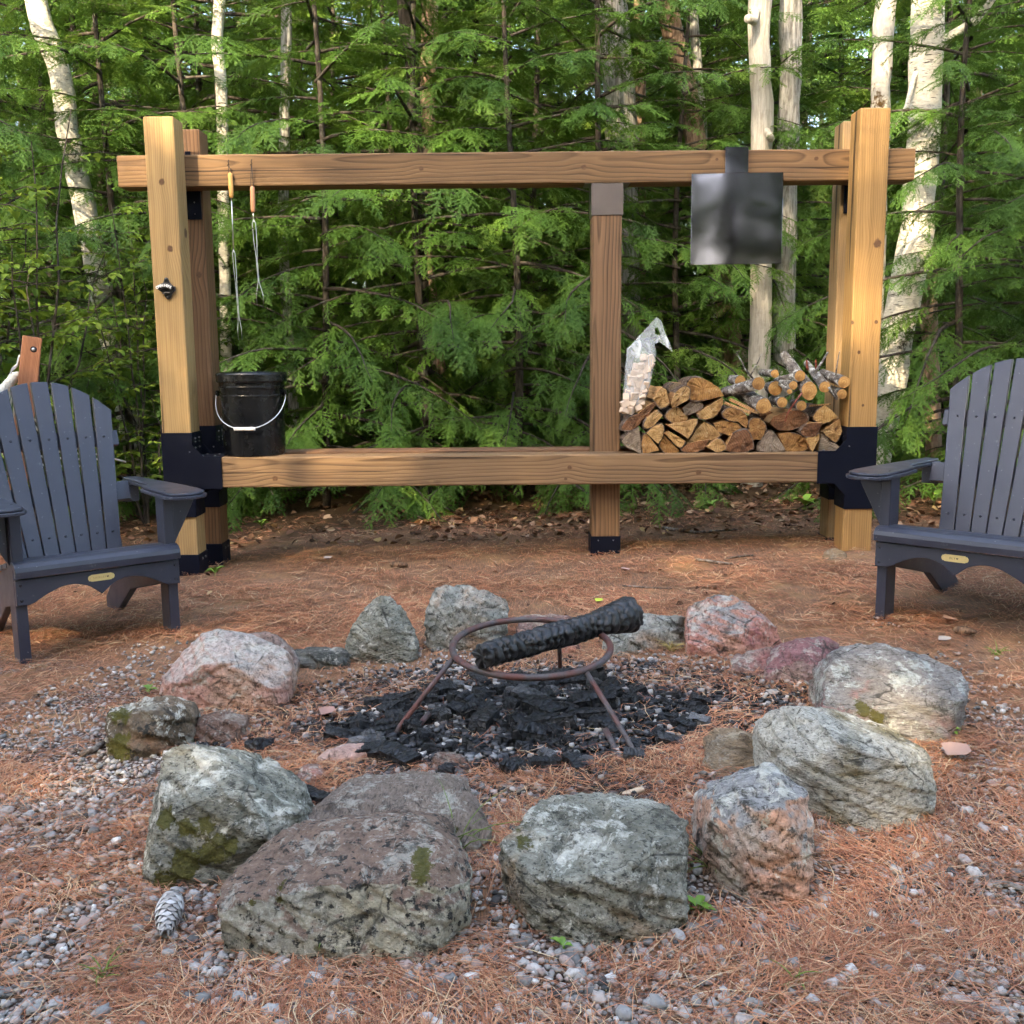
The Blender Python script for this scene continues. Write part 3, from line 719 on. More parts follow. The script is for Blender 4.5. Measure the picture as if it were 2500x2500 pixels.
def make_log(poly, label, emat, smat, Y, length, name='firewood_log', cat='firewood', tilt=(0, 0)):
    P = [at(*fw(c), Y) for c in poly]
    n = len(P)
    best, bi = 9, 0
    for i in range(n):
        a = (P[i - 1] - P[i]).normalized(); b = (P[(i + 1) % n] - P[i]).normalized()
        an = a.angle(b)
        if an < best: best, bi = an, i
    cen = sum(P, Vector()) / n
    pith = P[bi].lerp(cen, -.12 if best < 1.5 else .7)
    # outline with extra, slightly uneven points
    out = []; kind = []
    per = sum((P[(i + 1) % n] - P[i]).length for i in range(n))
    for i in range(n):
        a, b = P[i], P[(i + 1) % n]; l = (b - a).length
        far = ((a + b) / 2 - pith).length > .55 * max((p - pith).length for p in P)
        m = 4
        for k in range(m):
            t = k / m; p = a.lerp(b, t)
            nrm = Vector(((b - a).z, 0, -(b - a).x)).normalized()
            if nrm.dot(p - cen) < 0: nrm = -nrm
            bul = math.sin(math.pi * t) * l * (.10 if (far and l < .34 * per) else .012)
            p = p + nrm * (bul + random.uniform(-.0018, .0018))
            out.append(p); kind.append(1 if (far and l < .34 * per) else 2)
    m = len(out); bm = bmesh.new(); rings = []
    NS = 7
    for q in range(NS):
        t = q / (NS - 1); ring = []
        for i, p in enumerate(out):
            nz = mn.noise(Vector((p.x * 25, t * 3, p.z * 25))) * .004 * (0 if q == 0 else 1)
            pp = p - pith; d = (p - cen).normalized()
            tp = 1 - .06 * t
            yj = random.uniform(-.002, .002) if q == 0 else 0
            ring.append(bm.verts.new((pp.x * tp + d.x * nz + tilt[0] * t * length, t * length + yj, pp.z * tp + d.z * nz + tilt[1] * t * length)))
        rings.append(ring)
    c0 = cen - pith
    # end face as inner ring + centre so that it is not dead flat
    inner = [bm.verts.new((c0.x + (v.co.x - c0.x) * .55, random.uniform(-.004, .003), c0.z + (v.co.z - c0.z) * .55)) for v in rings[0]]
    cv = bm.verts.new((c0.x, random.uniform(-.005, .002), c0.z))
    rim = [bm.verts.new((c0.x + (v.co.x - c0.x) * (.91 if kind[i] == 1 else .985), v.co.y - .001, c0.z + (v.co.z - c0.z) * (.91 if kind[i] == 1 else .985))) for i, v in enumerate(rings[0])]
    for i in range(m):
        f = bm.faces.new((rings[0][i], rings[0][(i + 1) % m], rim[(i + 1) % m], rim[i])); f.material_index = 1 if kind[i] == 1 else 0
        f = bm.faces.new((rim[i], rim[(i + 1) % m], inner[(i + 1) % m], inner[i])); f.material_index = 0
        f = bm.faces.new((inner[i], inner[(i + 1) % m], cv)); f.material_index = 0
    fb = bm.faces.new(list(reversed(rings[-1]))); fb.material_index = 0
    for q in range(NS - 1):
        for i in range(m):
            f = bm.faces.new((rings[q][i], rings[q + 1][i], rings[q + 1][(i + 1) % m], rings[q][(i + 1) % m])); f.material_index = kind[i]
    o = bm_obj(name, bm, [emat, BARK, smat], None, pith)
    tag(o, label, cat, 'split firewood stacked on the bench')
    return o
LOGS = [
 ([(103, 980), (235, 890), (252, 1082), (200, 1055)], 'grey-brown wedge log, bottom row, touching the centre post', E_GRY),
 ([(262, 940), (290, 935), (380, 1050), (262, 1078)], 'small orange quarter log, second in bottom row from centre post', E_ORG),
 ([(397, 955), (415, 950), (528, 1062), (430, 1078), (378, 1025)], 'orange cracked wedge log, third in bottom row from centre post', E_ORG),
 ([(415, 933), (455, 920), (572, 990), (535, 1040), (465, 975)], 'tilted tan split log lying on the third bottom wedge', E_PALE),
 ([(527, 1052), (580, 1005), (742, 972), (700, 1040), (590, 1069)], 'long flat brown log, fourth in bottom row from centre post', E_BRN),
 ([(717, 1027), (800, 965), (835, 985), (858, 1045), (790, 1069)], 'yellow log with clear growth rings, fifth in bottom row', E_PALE),
 ([(845, 1052), (905, 930), (1010, 897), (1058, 1042), (960, 1069)], 'large red-brown wedge log in the middle of the bottom row', E_BRN),
 ([(1070, 1047), (1160, 905), (1200, 920), (1282, 1050), (1190, 1067)], 'large grey weathered wedge log, bottom row right of the red-brown one', E_GRY),
 ([(1230, 935), (1320, 925), (1420, 960), (1442, 1050), (1400, 1062), (1285, 1062)], 'blocky stained log in bottom row right of the grey wedge', E_ORG),
 ([(1425, 965), (1528, 930), (1500, 1010), (1475, 1062)], 'narrow pale triangular log standing point down in bottom row', E_PALE),
 ([(1512, 1055), (1540, 925), (1600, 990), (1670, 1032), (1640, 1062)], 'grey-tan log at the right end of the bottom row', E_GRY),
 ([(288, 925), (385, 858), (410, 870), (410, 940), (370, 1008)], 'pale yellow wedge log, second row near the centre post', E_PALE),
 ([(440, 872), (655, 830), (640, 880), (585, 968)], 'pale flat-topped triangular log in the second row', E_PALE),
 ([(700, 842), (828, 945), (700, 985), (582, 990)], 'big pale triangular log with peak up in the second row', E_PALE),
 ([(765, 860), (850, 842), (940, 860), (972, 905), (890, 948), (800, 920)], 'orange bark-flecked oval log above the red-brown wedge', E_ORG),
 ([(1025, 830), (1080, 815), (1140, 860), (1138, 930), (1100, 975), (1040, 975), (1020, 900)], 'round-ended log wedged between red-brown and grey logs', E_ORG),
 ([(1545, 918), (1670, 830), (1685, 920), (1640, 1000), (1590, 962)], 'pale quarter log with bark rim at right end, second row', E_PALE),
 ([(1390, 910), (1440, 860), (1545, 855), (1520, 930), (1450, 960), (1385, 930)], 'small brown log lying above the narrow pale triangle', E_BRN),
 ([(105, 880), (230, 790), (290, 740), (350, 710), (355, 730), (250, 850), (175, 915), (105, 910)], 'long reddish split slab leaning under the plastic bag', E_BRN),
 ([(265, 890), (290, 820), (370, 765), (405, 800), (330, 885), (280, 898)], 'tan half log with dark bark beside the reddish slab', E_PALE),
 ([(415, 805), (490, 740), (515, 745), (585, 825), (540, 855), (470, 857)], 'yellow fan-shaped log in the third row', E_PALE),
 ([(545, 750), (600, 700), (690, 715), (690, 750), (600, 800), (560, 805)], 'small grey half-round log under the large orange split', E_GRY),
 ([(650, 790), (835, 675), (835, 720), (800, 790), (720, 832), (660, 825)], 'bright yellow half-moon log beneath the large orange split', E_PALE),
 ([(820, 790), (870, 745), (940, 755), (1000, 800), (1015, 850), (1005, 895), (940, 850), (850, 825)], 'orange half-round log below the thin kindling slats', E_ORG),
 ([(1165, 855), (1200, 810), (1330, 765), (1440, 790), (1450, 840), (1330, 905), (1240, 912)], 'wide brown half log right under the red twig', E_BRN),
 ([(1470, 810), (1560, 725), (1655, 810), (1590, 855), (1510, 857)], 'white-spotted peaked log at right below the branches', E_PALE),
 ([(335, 685), (400, 600), (430, 620), (455, 720), (390, 757)], 'tan wedge log at the upper left of the stack', E_PALE),
 ([(465, 715), (490, 640), (560, 590), (600, 600), (590, 690), (480, 747)], 'cracked tan quarter log beside the large orange split', E_PALE),
]
for i, (poly, lab, em) in enumerate(LOGS):
    make_log(poly, lab, em, SPLIT, 4.925 + random.uniform(-.02, .03), random.uniform(.33, .39), tilt=(random.uniform(-.06, .06), 0))
make_log([(565, 578), (605, 530), (700, 540), (800, 600), (842, 662), (720, 690), (600, 697)], 'large orange split log with bare face on top of the stack', E_ORG, SPLIT_O, 4.94, .30)
make_log([(440, 612), (490, 570), (560, 573), (555, 640), (470, 660)], 'grey-white log half hidden at the top back of the stack', E_GRY, SPLIT, 5.06, .22)
# second rank of logs behind, seen only in the chinks
for k, (x, y) in enumerate(((200, 1000), (430, 900), (660, 950), (760, 760), (930, 960), (1180, 960), (1320, 880), (1480, 900), (560, 830), (330, 880), (1150, 820), (860, 880))):
    r = 62
    poly = [(x + r * math.cos(a) * random.uniform(.8, 1.1), y + r * math.sin(a) * random.uniform(.8, 1.05)) for a in np.linspace(0, 2 * math.pi, 7, endpoint=False)]
    make_log(poly, 'brown log deep in the chinks behind the front row of the stack', E_BRN, SPLIT, 5.06, .22)
def kindling(p0, p1, label, wid, Y, dz):
    a = at(*fw(p0), Y + .06); b = at(*fw(p1), Y)
    d = b - a; o = bm_obj('kindling_slat', bm_box(0, d.length, -.012, .012, -wid / 2, wid / 2, .0015), SPLIT, None, a)
    q = d.to_track_quat('X', 'Z'); o.rotation_mode = 'QUATERNION'; o.rotation_quaternion = q
    return tag(o, label, 'kindling', 'thin kindling slats')
kindling((845, 712), (1030, 785), 'lower thin kindling slat lying under the thick round branches', .012, 4.93, 0)
kindling((885, 688), (1065, 772), 'upper thin kindling slat lying under the thick round branches', .014, 4.94, 0)
kindling((1455, 735), (1600, 722), 'short dark splinter lying above the white-spotted log', .009, 4.95, 0)
ROUND_END = end_mat('branch_end', (.50, .29, .11), (.36, .18, .06), (.60, .45, .25))
def round_log(e, r, back, label, Y=4.92, depth=.22, taper=.85, sq=1.0, bend=0., red=False):
    a = at(*fw(e), Y); b = at(*fw(back), Y + depth)
    rad = r * CS * Y / 2500 * 1.01
    d = b - a; bm = bmesh.new(); n = 16; NS = 9; rings = []
    dn = d.normalized(); ref = Vector((0, 0, 1)).cross(dn).normalized(); up = dn.cross(ref)
    # saw cut faces the viewer, so the end ring stands upright
    for q in range(NS):
        t = q / (NS - 1); c = d * t + up * (bend * math.sin(math.pi * t)); ring = []
        rr = rad * (1 + (taper - 1) * t)
        for k in range(n):
            an = 2 * math.pi * k / n
            nz = 1 + .10 * mn.noise(Vector((math.cos(an) * 1.3, math.sin(an) * 1.3, t * 5 + e[0])))
            off = (ref * math.cos(an) + up * math.sin(an)) * rr * nz
            if q == 0:
                off = Vector((off.x, 0, off.z)); off = off.normalized() * rr * nz if off.length > 1e-6 else off
                off.z *= sq
            ring.append(bm.verts.new(c + off))
        rings.append(ring)
    for q in range(NS - 1):
        for k in range(n):
            f = bm.faces.new((rings[q][k], rings[q + 1][k], rings[q + 1][(k + 1) % n], rings[q][(k + 1) % n])); f.material_index = 1; f.smooth = True
    f = bm.faces.new(rings[0]); f.material_index = 0
    f = bm.faces.new(list(reversed(rings[-1]))); f.material_index = 0
    o = bm_obj('branch_log', bm, [ROUND_END, BARK_L], None, a)
    return tag(o, label, 'branch log', 'round branch logs on top of the stack')
round_log((1090, 575), 45, (840, 640), 'long branch log pointing left with bright sawn end, upper middle of stack', 4.90, .16, .8)
round_log((1125, 735), 54, (930, 620), 'thick lichen-covered branch log with large sawn end, lower middle', 4.89, .26, .95)
round_log((1205, 505), 28, (1110, 495), 'short branch log at top left of the branch heap', 4.93, .2)
round_log((1385, 520), 38, (1215, 565), 'branch log with pale end lying across the thick forked one', 4.90, .15)
round_log((1337, 588), 30, (1225, 560), 'small branch log with bright end under the pale-ended one', 4.89, .15)
round_log((1310, 632), 18, (1235, 570), 'thinnest branch log with finger-wide sawn end', 4.885, .12)
round_log((1450, 628), 54, (1270, 370), 'thickest branch log slanting up left from its large oval end', 4.89, .24, .62, 1.25)
round_log((1562, 600), 39, (1430, 425), 'branch log slanting up left, right of the thickest one', 4.88, .22, .55)
round_log((1700, 565), 41, (1545, 500), 'branch log with bright end against the right post, upper', 4.885, .2, .75)
round_log((1685, 650), 35, (1610, 615), 'branch log with bright end against the right post, lower', 4.88, .2, .8)
round_log((1258, 710), 37, (1185, 690), 'round branch log left of the red twig', 4.90, .22)
round_log((1395, 733), 36, (1340, 715), 'round branch log right of the red twig', 4.90, .22)
round_log((960, 560), 40, (900, 545), 'lichen-grey branch log at the back left of the heap', 5.0, .15)
round_log((1210, 610), 50, (1170, 600), 'dark lichen-flecked log behind the small branch ends', 4.99, .2)
REDW = bark_mat('red_twig_bark', (.12, .03, .02), (.30, .08, .05), (.45, .30, .25), .3)
def twig(pts, r, label, mat, Y=4.92):
    P = [at(*fw(p[:2]), Y + (p[2] if len(p) > 2 else 0)) for p in pts]; b = P[0]
    o = tube('twig', [p - b for p in P], list(np.linspace(r, r * .5, len(P))), mat, None, 8, loc=b)
    return tag(o, label, 'twig', 'twigs sticking out of the stack')
twig([(1050, 540), (990, 470), (975, 430), (945, 380), (930, 350), (958, 342)], .0045, 'bent grey twig sticking up at the left of the branch heap', BARK_L)
twig([(1030, 520), (1075, 440), (1110, 365)], .004, 'grey lichened twig leaning right beside the bent one', BARK_L)
twig([(1490, 500), (1530, 440), (1585, 350)], .008, 'stout dark twig with red broken tip pointing at right post', BARK_L)
twig([(1640, 520), (1650, 440), (1668, 345)], .004, 'thin upright grey twig in front of the right back post', BARK_L)
twig([(1440, 480), (1435, 440), (1432, 405)], .007, 'short stub of branch with red broken top, left one', REDW, 4.97)
twig([(1500, 470), (1500, 430), (1497, 405)], .007, 'short stub of branch with red broken top, right one', REDW, 4.97)
twig([(1400, 640), (1340, 720), (1300, 780), (1275, 850)], .005, 'reddish twig hanging down over the front of the stack', REDW, 4.875)
twig([(1590, 600), (1625, 660), (1650, 690)], .006, 'peeled grey twig between the right branch ends', BARK_L, 4.875)

# ------------------------------------------------------------------ plastic bag of wood chunks
def film_mat():
    g = G('clear_plastic_film'); v = g.obj()
    wr = g.noise(g.mapp(v, (1, 1, .5), rot=(0, .5, 0)), 16, 3, .5, 1.6)
    g.fin((.82, .87, .90), .18, g.bump(wr, .5, .008), spec=.5)
    g.set(g.b.inputs['Alpha'], g.math('ADD', g.math('MULTIPLY', g.step(wr, .44, .76), .42), .22))
    return g.m
FILM = film_mat()
def bgp(c): return (1500 + c[0] * 160 / 647, 760 + c[1] * 160 / 647)
BY = 4.99
bag_o = at(*bgp((200, 1018)), BY)
bag = empty('plastic_bag', bag_o, 'clear plastic bag of small wood chunks leaning on the centre post', 'bag')
body = [(70, 960), (85, 800), (100, 640), (112, 500), (125, 370), (200, 300), (330, 250), (395, 300), (415, 420), (400, 520), (370, 650), (340, 780), (310, 890), (250, 970), (160, 1018), (95, 995)]
P = [at(*bgp(c), BY) - bag_o for c in body]
cen = sum(P, Vector()) / len(P)
bm = bmesh.new(); n = len(P); rings = []
levels = [(1.0, 0)] + [(s, math.sqrt(1 - s * s) * .042) for s in (.93, .8, .6, .3)]
mid = [bm.verts.new(p) for p in P]
for side in (-1, 1):
    prev = mid
    for s, d in levels[1:]:
        ring = []
        for p in P:
            q = Vector((cen.x + (p.x - cen.x) * s, 0, cen.z + (p.z - cen.z) * (s * .9 + .1 * s)))
            wr = mn.noise(Vector((q.x * 40, side * 3., q.z * 22))) * .007
            ring.append(bm.verts.new((q.x, side * (d + wr), q.z)))
        for i in range(n): bm.faces.new((prev[i], prev[(i + 1) % n], ring[(i + 1) % n], ring[i]))
        prev = ring
    bm.faces.new(prev)
bm_obj('film', bm, FILM, bag, smooth=True)
fin = [(128, 372), (200, 290), (310, 170), (420, 55), (465, 95), (500, 200), (545, 300), (582, 402), (515, 350), (450, 302), (405, 318), (330, 262), (205, 306)]
hole = [(395, 165), (430, 158), (458, 225), (440, 236), (408, 228)]
bm = bmesh.new()
def loop(pts):
    vs = [bm.verts.new(at(*bgp(c), BY) - bag_o + Vector((0, (c[0] - 350) * .00006, 0))) for c in pts]
    return [bm.edges.new((vs[i], vs[(i + 1) % len(vs)])) for i in range(len(vs))]
es = loop(fin) + loop(hole)
bmesh.ops.triangle_fill(bm, edges=es, use_beauty=True)
ff = bm_obj('bag_top', bm, FILM, bag)
sm = ff.modifiers.new('thick', 'SOLIDIFY'); sm.thickness = .0012
CHUNK = plain('chunk_wood', (.60, .47, .36), .75, 0, .2, .18, .3, 60)
k = 0
for row in range(9):
    for colm in range(3):
        t = row / 8.5; bx0 = 165 + t * 130; by0 = 960 - t * 520
        c = (bx0 + (colm - 1) * 72 * (1 - .15 * t) + random.uniform(-10, 10), by0 - (colm - 1) * 8 + random.uniform(-12, 12))
        if row == 8 and colm == 0: continue
        for dy in (-.014,):
            sx, sy, sz = random.uniform(.014, .022), random.uniform(.012, .018), random.uniform(.013, .020)
            p = at(*bgp(c), BY) - bag_o + Vector((0, dy + random.uniform(-.006, .006), 0))
            bm_obj('wood_chunk', bm_box(-sx, sx, -sy, sy, -sz, sz, .002), CHUNK, bag, p, (random.uniform(-.4, .4), random.uniform(-.5, .5), random.uniform(-.6, .6)))

# ================================================================== FIRE PIT: grate, charred log, charcoal
def rust_mat():
    g = G('rusty_iron'); v = g.obj()
    c = g.mix(g.step(g.noise(v, 8, 5, .6), .42, .6), (.12, .045, .036), (.085, .075, .075))
    c = g.mix(g.step(g.noise(v, 70, 4, .7), .55, .7), c, (.05, .03, .028))
    return g.fin(c, .6, g.bump(g.noise(v, 180, 4, .7), .5, .002), metal=.25, spec=.4)
RUST = rust_mat()
rc = at(1297, 1578, 2.80)
grate = empty('fire_grate', (rc.x, rc.y, gz(rc.x, rc.y)), 'rusty iron cooking ring on three legs standing over the ashes', 'fire grate')
GO = Vector(grate.location)
RR = .223; tl = math.radians(5)
ringp = [Vector((RR * math.cos(a), RR * math.sin(a) * math.cos(tl), RR * math.sin(a) * math.sin(tl))) + rc - GO for a in np.linspace(0, 2 * math.pi, 64, endpoint=False)]
tube('ring', ringp, .0095, RUST, grate, 10, True)
def near_ring(px, py):
    d = ray(px, py); best = None
    for p in ringp:
        v = (p + GO - EYE); q = v.dot(FWD); x = v.dot(RIGHT) / q * FPX + 1250; y = 1250 - v.dot(UP) / q * FPX
        e = (x - px) ** 2 + (y - py) ** 2
        if best is None or e < best[0]: best = (e, p)
    return best[1]
for (rp, fp, sp0, sp1) in (((1112, 1600), (958, 1797), (1048, 1742), (1000, 1795)), ((1430, 1628), (1557, 1848), (1478, 1782), (1514, 1850)), ((1357, 1515), (1368, 1640), None, None)):
    a = near_ring(*rp); f = gnd(*fp) - GO
    d = (f - a).normalized()
    pts = [a + Vector((0, 0, -.004)), a.lerp(f, .5), a.lerp(f, .88), a.lerp(f, .97) + Vector((0, 0, -.003)), f + Vector((.004, 0, -.02)), f + Vector((.02, 0, -.05))]
    lg = tube('leg', pts, .0072, RUST, grate, 9)
    if sp0:
        p0 = gnd(*sp0, .03) - GO; p1 = gnd(*sp1, -.005) - GO
        tube('foot_rod', [p0, p0.lerp(p1, .5), p1], .0085, RUST, lg, 9)

def char_mat(name, crack=1.):
    g = G(name); v = g.obj()
    vo = g.vor(g.mapp(v, (1.6, .8, .8)), 48, 'DISTANCE_TO_EDGE')
    c = g.mix(g.step(vo, .02, .2), (.003, .003, .0035), (.016, .0165, .019))
    c = g.mix(g.math('MULTIPLY', g.step(g.noise(g.mapp(v, (1, 2, 2)), 22, 6, .75), .54, .7), .6), c, (.11, .11, .115))
    c = g.mix(g.step(g.orand(), .84, 1.), c, g.mix(g.noise(v, 40, 4, .7), (.03, .03, .033), (.24, .235, .235)))
    fib = g.noise(g.mapp(v, (12, 160, 160)), 1, 3, .6)
    r = g.math('ADD', g.math('MULTIPLY', fib, .4), .28)
    hh = g.math('ADD', g.math('MULTIPLY', g.step(vo, .0, .10), .7), g.math('MULTIPLY', fib, .8))
    return g.fin(c, r, g.bump(hh, .6, .005), spec=.35)
CHAR = char_mat('charcoal')
lA = at(1172, 1604, 2.60); lB = at(1537, 1500, 3.02)
ax = (lB - lA); LL = ax.length; axn = ax.normalized(); rf = axn.cross(Vector((0, 0, 1))).normalized(); upv = rf.cross(axn)
NSEG, NR = 150, 44; V = []; 
edges = [0]
while edges[-1] < LL: edges.append(edges[-1] + random.uniform(.014, .036))
edges = np.array(edges)
for i in range(NSEG + 1):
    t = i / NSEG; s = t * LL
    base = .030 + .008 * t + .013 * max(0, (t - .72) / .28) ** 1.3
    for k in range(NR):
        a = 2 * math.pi * k / NR; cx, sx = math.cos(a), math.sin(a)
        ss = s + .014 * mn.noise(Vector((cx * 1.6, sx * 1.6, s * 9))) + .006 * mn.noise(Vector((cx * 4, sx * 4, s * 20 + 5)))
        j = np.searchsorted(edges, ss); j = max(1, min(len(edges) - 1, j))
        f = (ss - edges[j - 1]) / (edges[j] - edges[j - 1]); f = min(1, max(0, f))
        groove = math.exp(-(min(f, 1 - f) * (edges[j] - edges[j - 1]) / .0032) ** 2)
        cell = math.sin(math.pi * f) * .0030
        lg_ = abs(math.sin(a * 3.5 + 2.2 * mn.noise(Vector((j * 3.7, a, 0)))))
        rad = base * (1.04 + .13 * mn.noise(Vector((cx * 1.2, sx * 1.2, t * 5))) + .05 * mn.noise(Vector((j * 5.1, a * 1.1, 2)))) + cell - .0115 * groove * (1 - .7 * max(0, (t - .8) / .2)) - .0075 * math.exp(-(lg_ / .16) ** 2)
        rad += .0012 * mn.noise(Vector((cx * 9, sx * 9, s * 160)))
        V.append(axn * (s + (.012 * mn.noise(Vector((cx * 2, sx * 2, 3))) if i in (0, NSEG) else 0)) + (rf * cx + upv * sx) * rad)
T = []
for i in range(NSEG):
    for k in range(NR):
        a, b = i * NR + k, i * NR + (k + 1) % NR; T += [(a, b, b + NR), (a, b + NR, a + NR)]
for i0, s_ in ((0, 1), (NSEG * NR, -1)):
    c = len(V); V.append(axn * (.008 if i0 == 0 else LL - .010))
    for k in range(NR):
        t_ = (c, i0 + k, i0 + (k + 1) % NR); T.append(t_[::-1] if s_ > 0 else t_)
V = np.array([tuple(v) for v in V])
g = G('charred_log_surface'); v_ = g.obj()
fb = g.noise(v_, 90, 5, .7)
CHARL = g.fin(g.mix(g.step(g.noise(v_, 26, 5, .7), .42, .7), (.006, .006, .007), (.035, .035, .039)), g.math('ADD', g.math('MULTIPLY', fb, .35), .25), g.bump(fb, .5, .003), spec=.5)
clog = link('charred_log', tri_mesh('charred_log', V, np.array(T), True), CHARL, None, lA)
tag(clog, 'long charred black log resting across the iron ring', 'log')

def chunk_mesh(name, seed, lx, ly, lz, sub=3):
    r = random.Random(seed); bm = bmesh.new()
    pts = [(r.uniform(.75, 1) * sx * lx / 2, r.uniform(.6, 1) * sy * ly / 2, r.uniform(.6, 1) * sz * lz / 2) for sx in (-1, 1) for sy in (-1, 1) for sz in (-1, 1)]
    pts += [(0, r.uniform(-.6, .6) * ly, lz * .55), (r.uniform(-.3, .3) * lx, ly * .55, 0)]
    for p in pts: bm.verts.new(p)
    res = bmesh.ops.convex_hull(bm, input=bm.verts[:])
    bmesh.ops.delete(bm, geom=[v for v in bm.verts if not v.link_faces], context='VERTS')
    bmesh.ops.triangulate(bm, faces=bm.faces[:])
    for _ in range(sub): bmesh.ops.subdivide_edges(bm, edges=[e for e in bm.edges if e.calc_length() > max(lx, ly) / 9], cuts=1, use_grid_fill=False); bmesh.ops.triangulate(bm, faces=bm.faces[:])
    bm.normal_update()
    for v in bm.verts:
        c = v.co
        g_ = abs(math.fmod(c.x / (lx * .17) + 100 + .35 * mn.noise(c * 20), 1) - .5)
        v.co = c + v.normal * (lz * .13 * mn.noise(c * (1.6 / lz)) + lz * .05 * mn.noise(c * (5 / lz)) - lz * .08 * math.exp(-(g_ / .12) ** 2))
    bmesh.ops.recalc_face_normals(bm, faces=bm.faces[:])
    me = bpy.data.meshes.new(name); bm.to_mesh(me); bm.free(); me.materials.append(CHAR)
    return me
cmesh = [chunk_mesh('charcoal_chunk', s, lx, ly, lz) for s, (lx, ly, lz) in enumerate(((.12, .055, .052), (.085, .055, .050), (.06, .05, .042), (.15, .05, .042), (.05, .045, .042), (.075, .062, .052)))]
rr_ = random.Random(3)
placed = []
def put_chunk(x, y, mi, s=1., dz=.012, lab=None):
    o = bpy.data.objects.new('charcoal_chunk', cmesh[mi]); COL.objects.link(o)
    o.location = (x, y, gz(x, y) + dz); o.rotation_euler = (rr_.uniform(-.3, .3), rr_.uniform(-.35, .35), rr_.uniform(-1.2, 1.2)); o.scale = (s,) * 3
    tag(o, lab or 'crumbling black charcoal chunk lying in the ash heap under the grate', 'charcoal', None if lab else 'charcoal chunks in the ash heap')
n_ = 0
while n_ < 150:
    a = rr_.uniform(0, 6.283); q = rr_.random() ** .62
    x = FIRE.x + .52 * q * math.cos(a); y = FIRE.y + .36 * q * math.sin(a)
    put_chunk(x, y, rr_.choice((0, 1, 1, 2, 2, 4, 5, 3)), rr_.uniform(.45, 1.0), (.006 + .022 * (1 - q) * rr_.random())); n_ += 1
bigc = [((1395, 1668), 3, 1.6, 'long flat charred board at the back of the ash heap'), ((1145, 1738), 5, 1.35, 'pale-flecked charcoal lump left of centre in the ash heap'), ((1325, 1750), 0, 1.2, 'ash-whitened charcoal stick in the middle of the ash heap'),
        ((1450, 1730), 0, 1.25, 'cracked charcoal log end right of centre in the ash heap'), ((1300, 1812), 5, 1.3, 'dark ribbed charcoal slab at the front middle of the ash heap'), ((635, 1835), 2, 1.1, 'lone black charcoal lump on the needles left of the ash'),
        ((755, 1960), 3, .9, 'black charcoal stick beside the rear slab rock at front left'), ((975, 1865), 0, 1.0, 'fibrous charcoal piece beside the pink stone in the ash'), ((1238, 1890), 4, 1.0, 'square charcoal lump at the front edge of the ash')]
for (p, mi, s, lab) in bigc:
    q = gnd(*p); put_chunk(q.x, q.y, mi, s, .014, lab)
# small cinders
base_me = [chunk_mesh('cinder', 20 + k, .02, .016, .012, 0) for k in range(3)]
parts = []
for k in range(5600):
    a = rr_.uniform(0, 6.283); q = rr_.random() ** .55 * 1.12
    x = FIRE.x + .78 * q * math.cos(a) + rr_.gauss(0, .05); y = FIRE.y + .50 * q * math.sin(a) + rr_.gauss(0, .03)
    me = base_me[k % 3]
    if not hasattr(chunk_mesh, 'c%d' % (k % 3)):
        v_ = np.zeros(len(me.vertices) * 3, np.float32); me.vertices.foreach_get('co', v_)
        t_ = np.array([p.vertices[:] for p in me.polygons]); setattr(chunk_mesh, 'c%d' % (k % 3), (v_.reshape(-1, 3), t_))
    Vb, Tb = getattr(chunk_mesh, 'c%d' % (k % 3))
    c_, s_ = math.cos(a * 7), math.sin(a * 7); sc1 = rr_.uniform(.3, 1.25) * (1.1 - .3 * q)
    Rm = np.array([[c_, -s_, 0], [s_, c_, 0], [0, 0, 1]]) * sc1
    parts.append((Vb @ Rm.T + np.array([x, y, gz(x, y) + .006]), Tb))
Vc, Tc = join_np(parts)
def cinder_mat():
    g = G('cinders'); r = g.island(); v = g.pos()
    c = g.ramp(r, [(0, (.005, .005, .006)), (.6, (.018, .018, .021)), (.78, (.07, .07, .075)), (.92, (.26, .255, .25)), (1, (.45, .41, .37))])
    return g.fin(c, .55, g.bump(g.noise(v, 240, 3), .6, .003), spec=.4)
cin = link('cinders', tri_mesh('cinders', Vc, Tc), cinder_mat()); tag(cin, 'black cinders and grey ash crumbs strewn inside the stone ring', 'cinders', kind='stuff')
for m in base_me: bpy.data.meshes.remove(m)

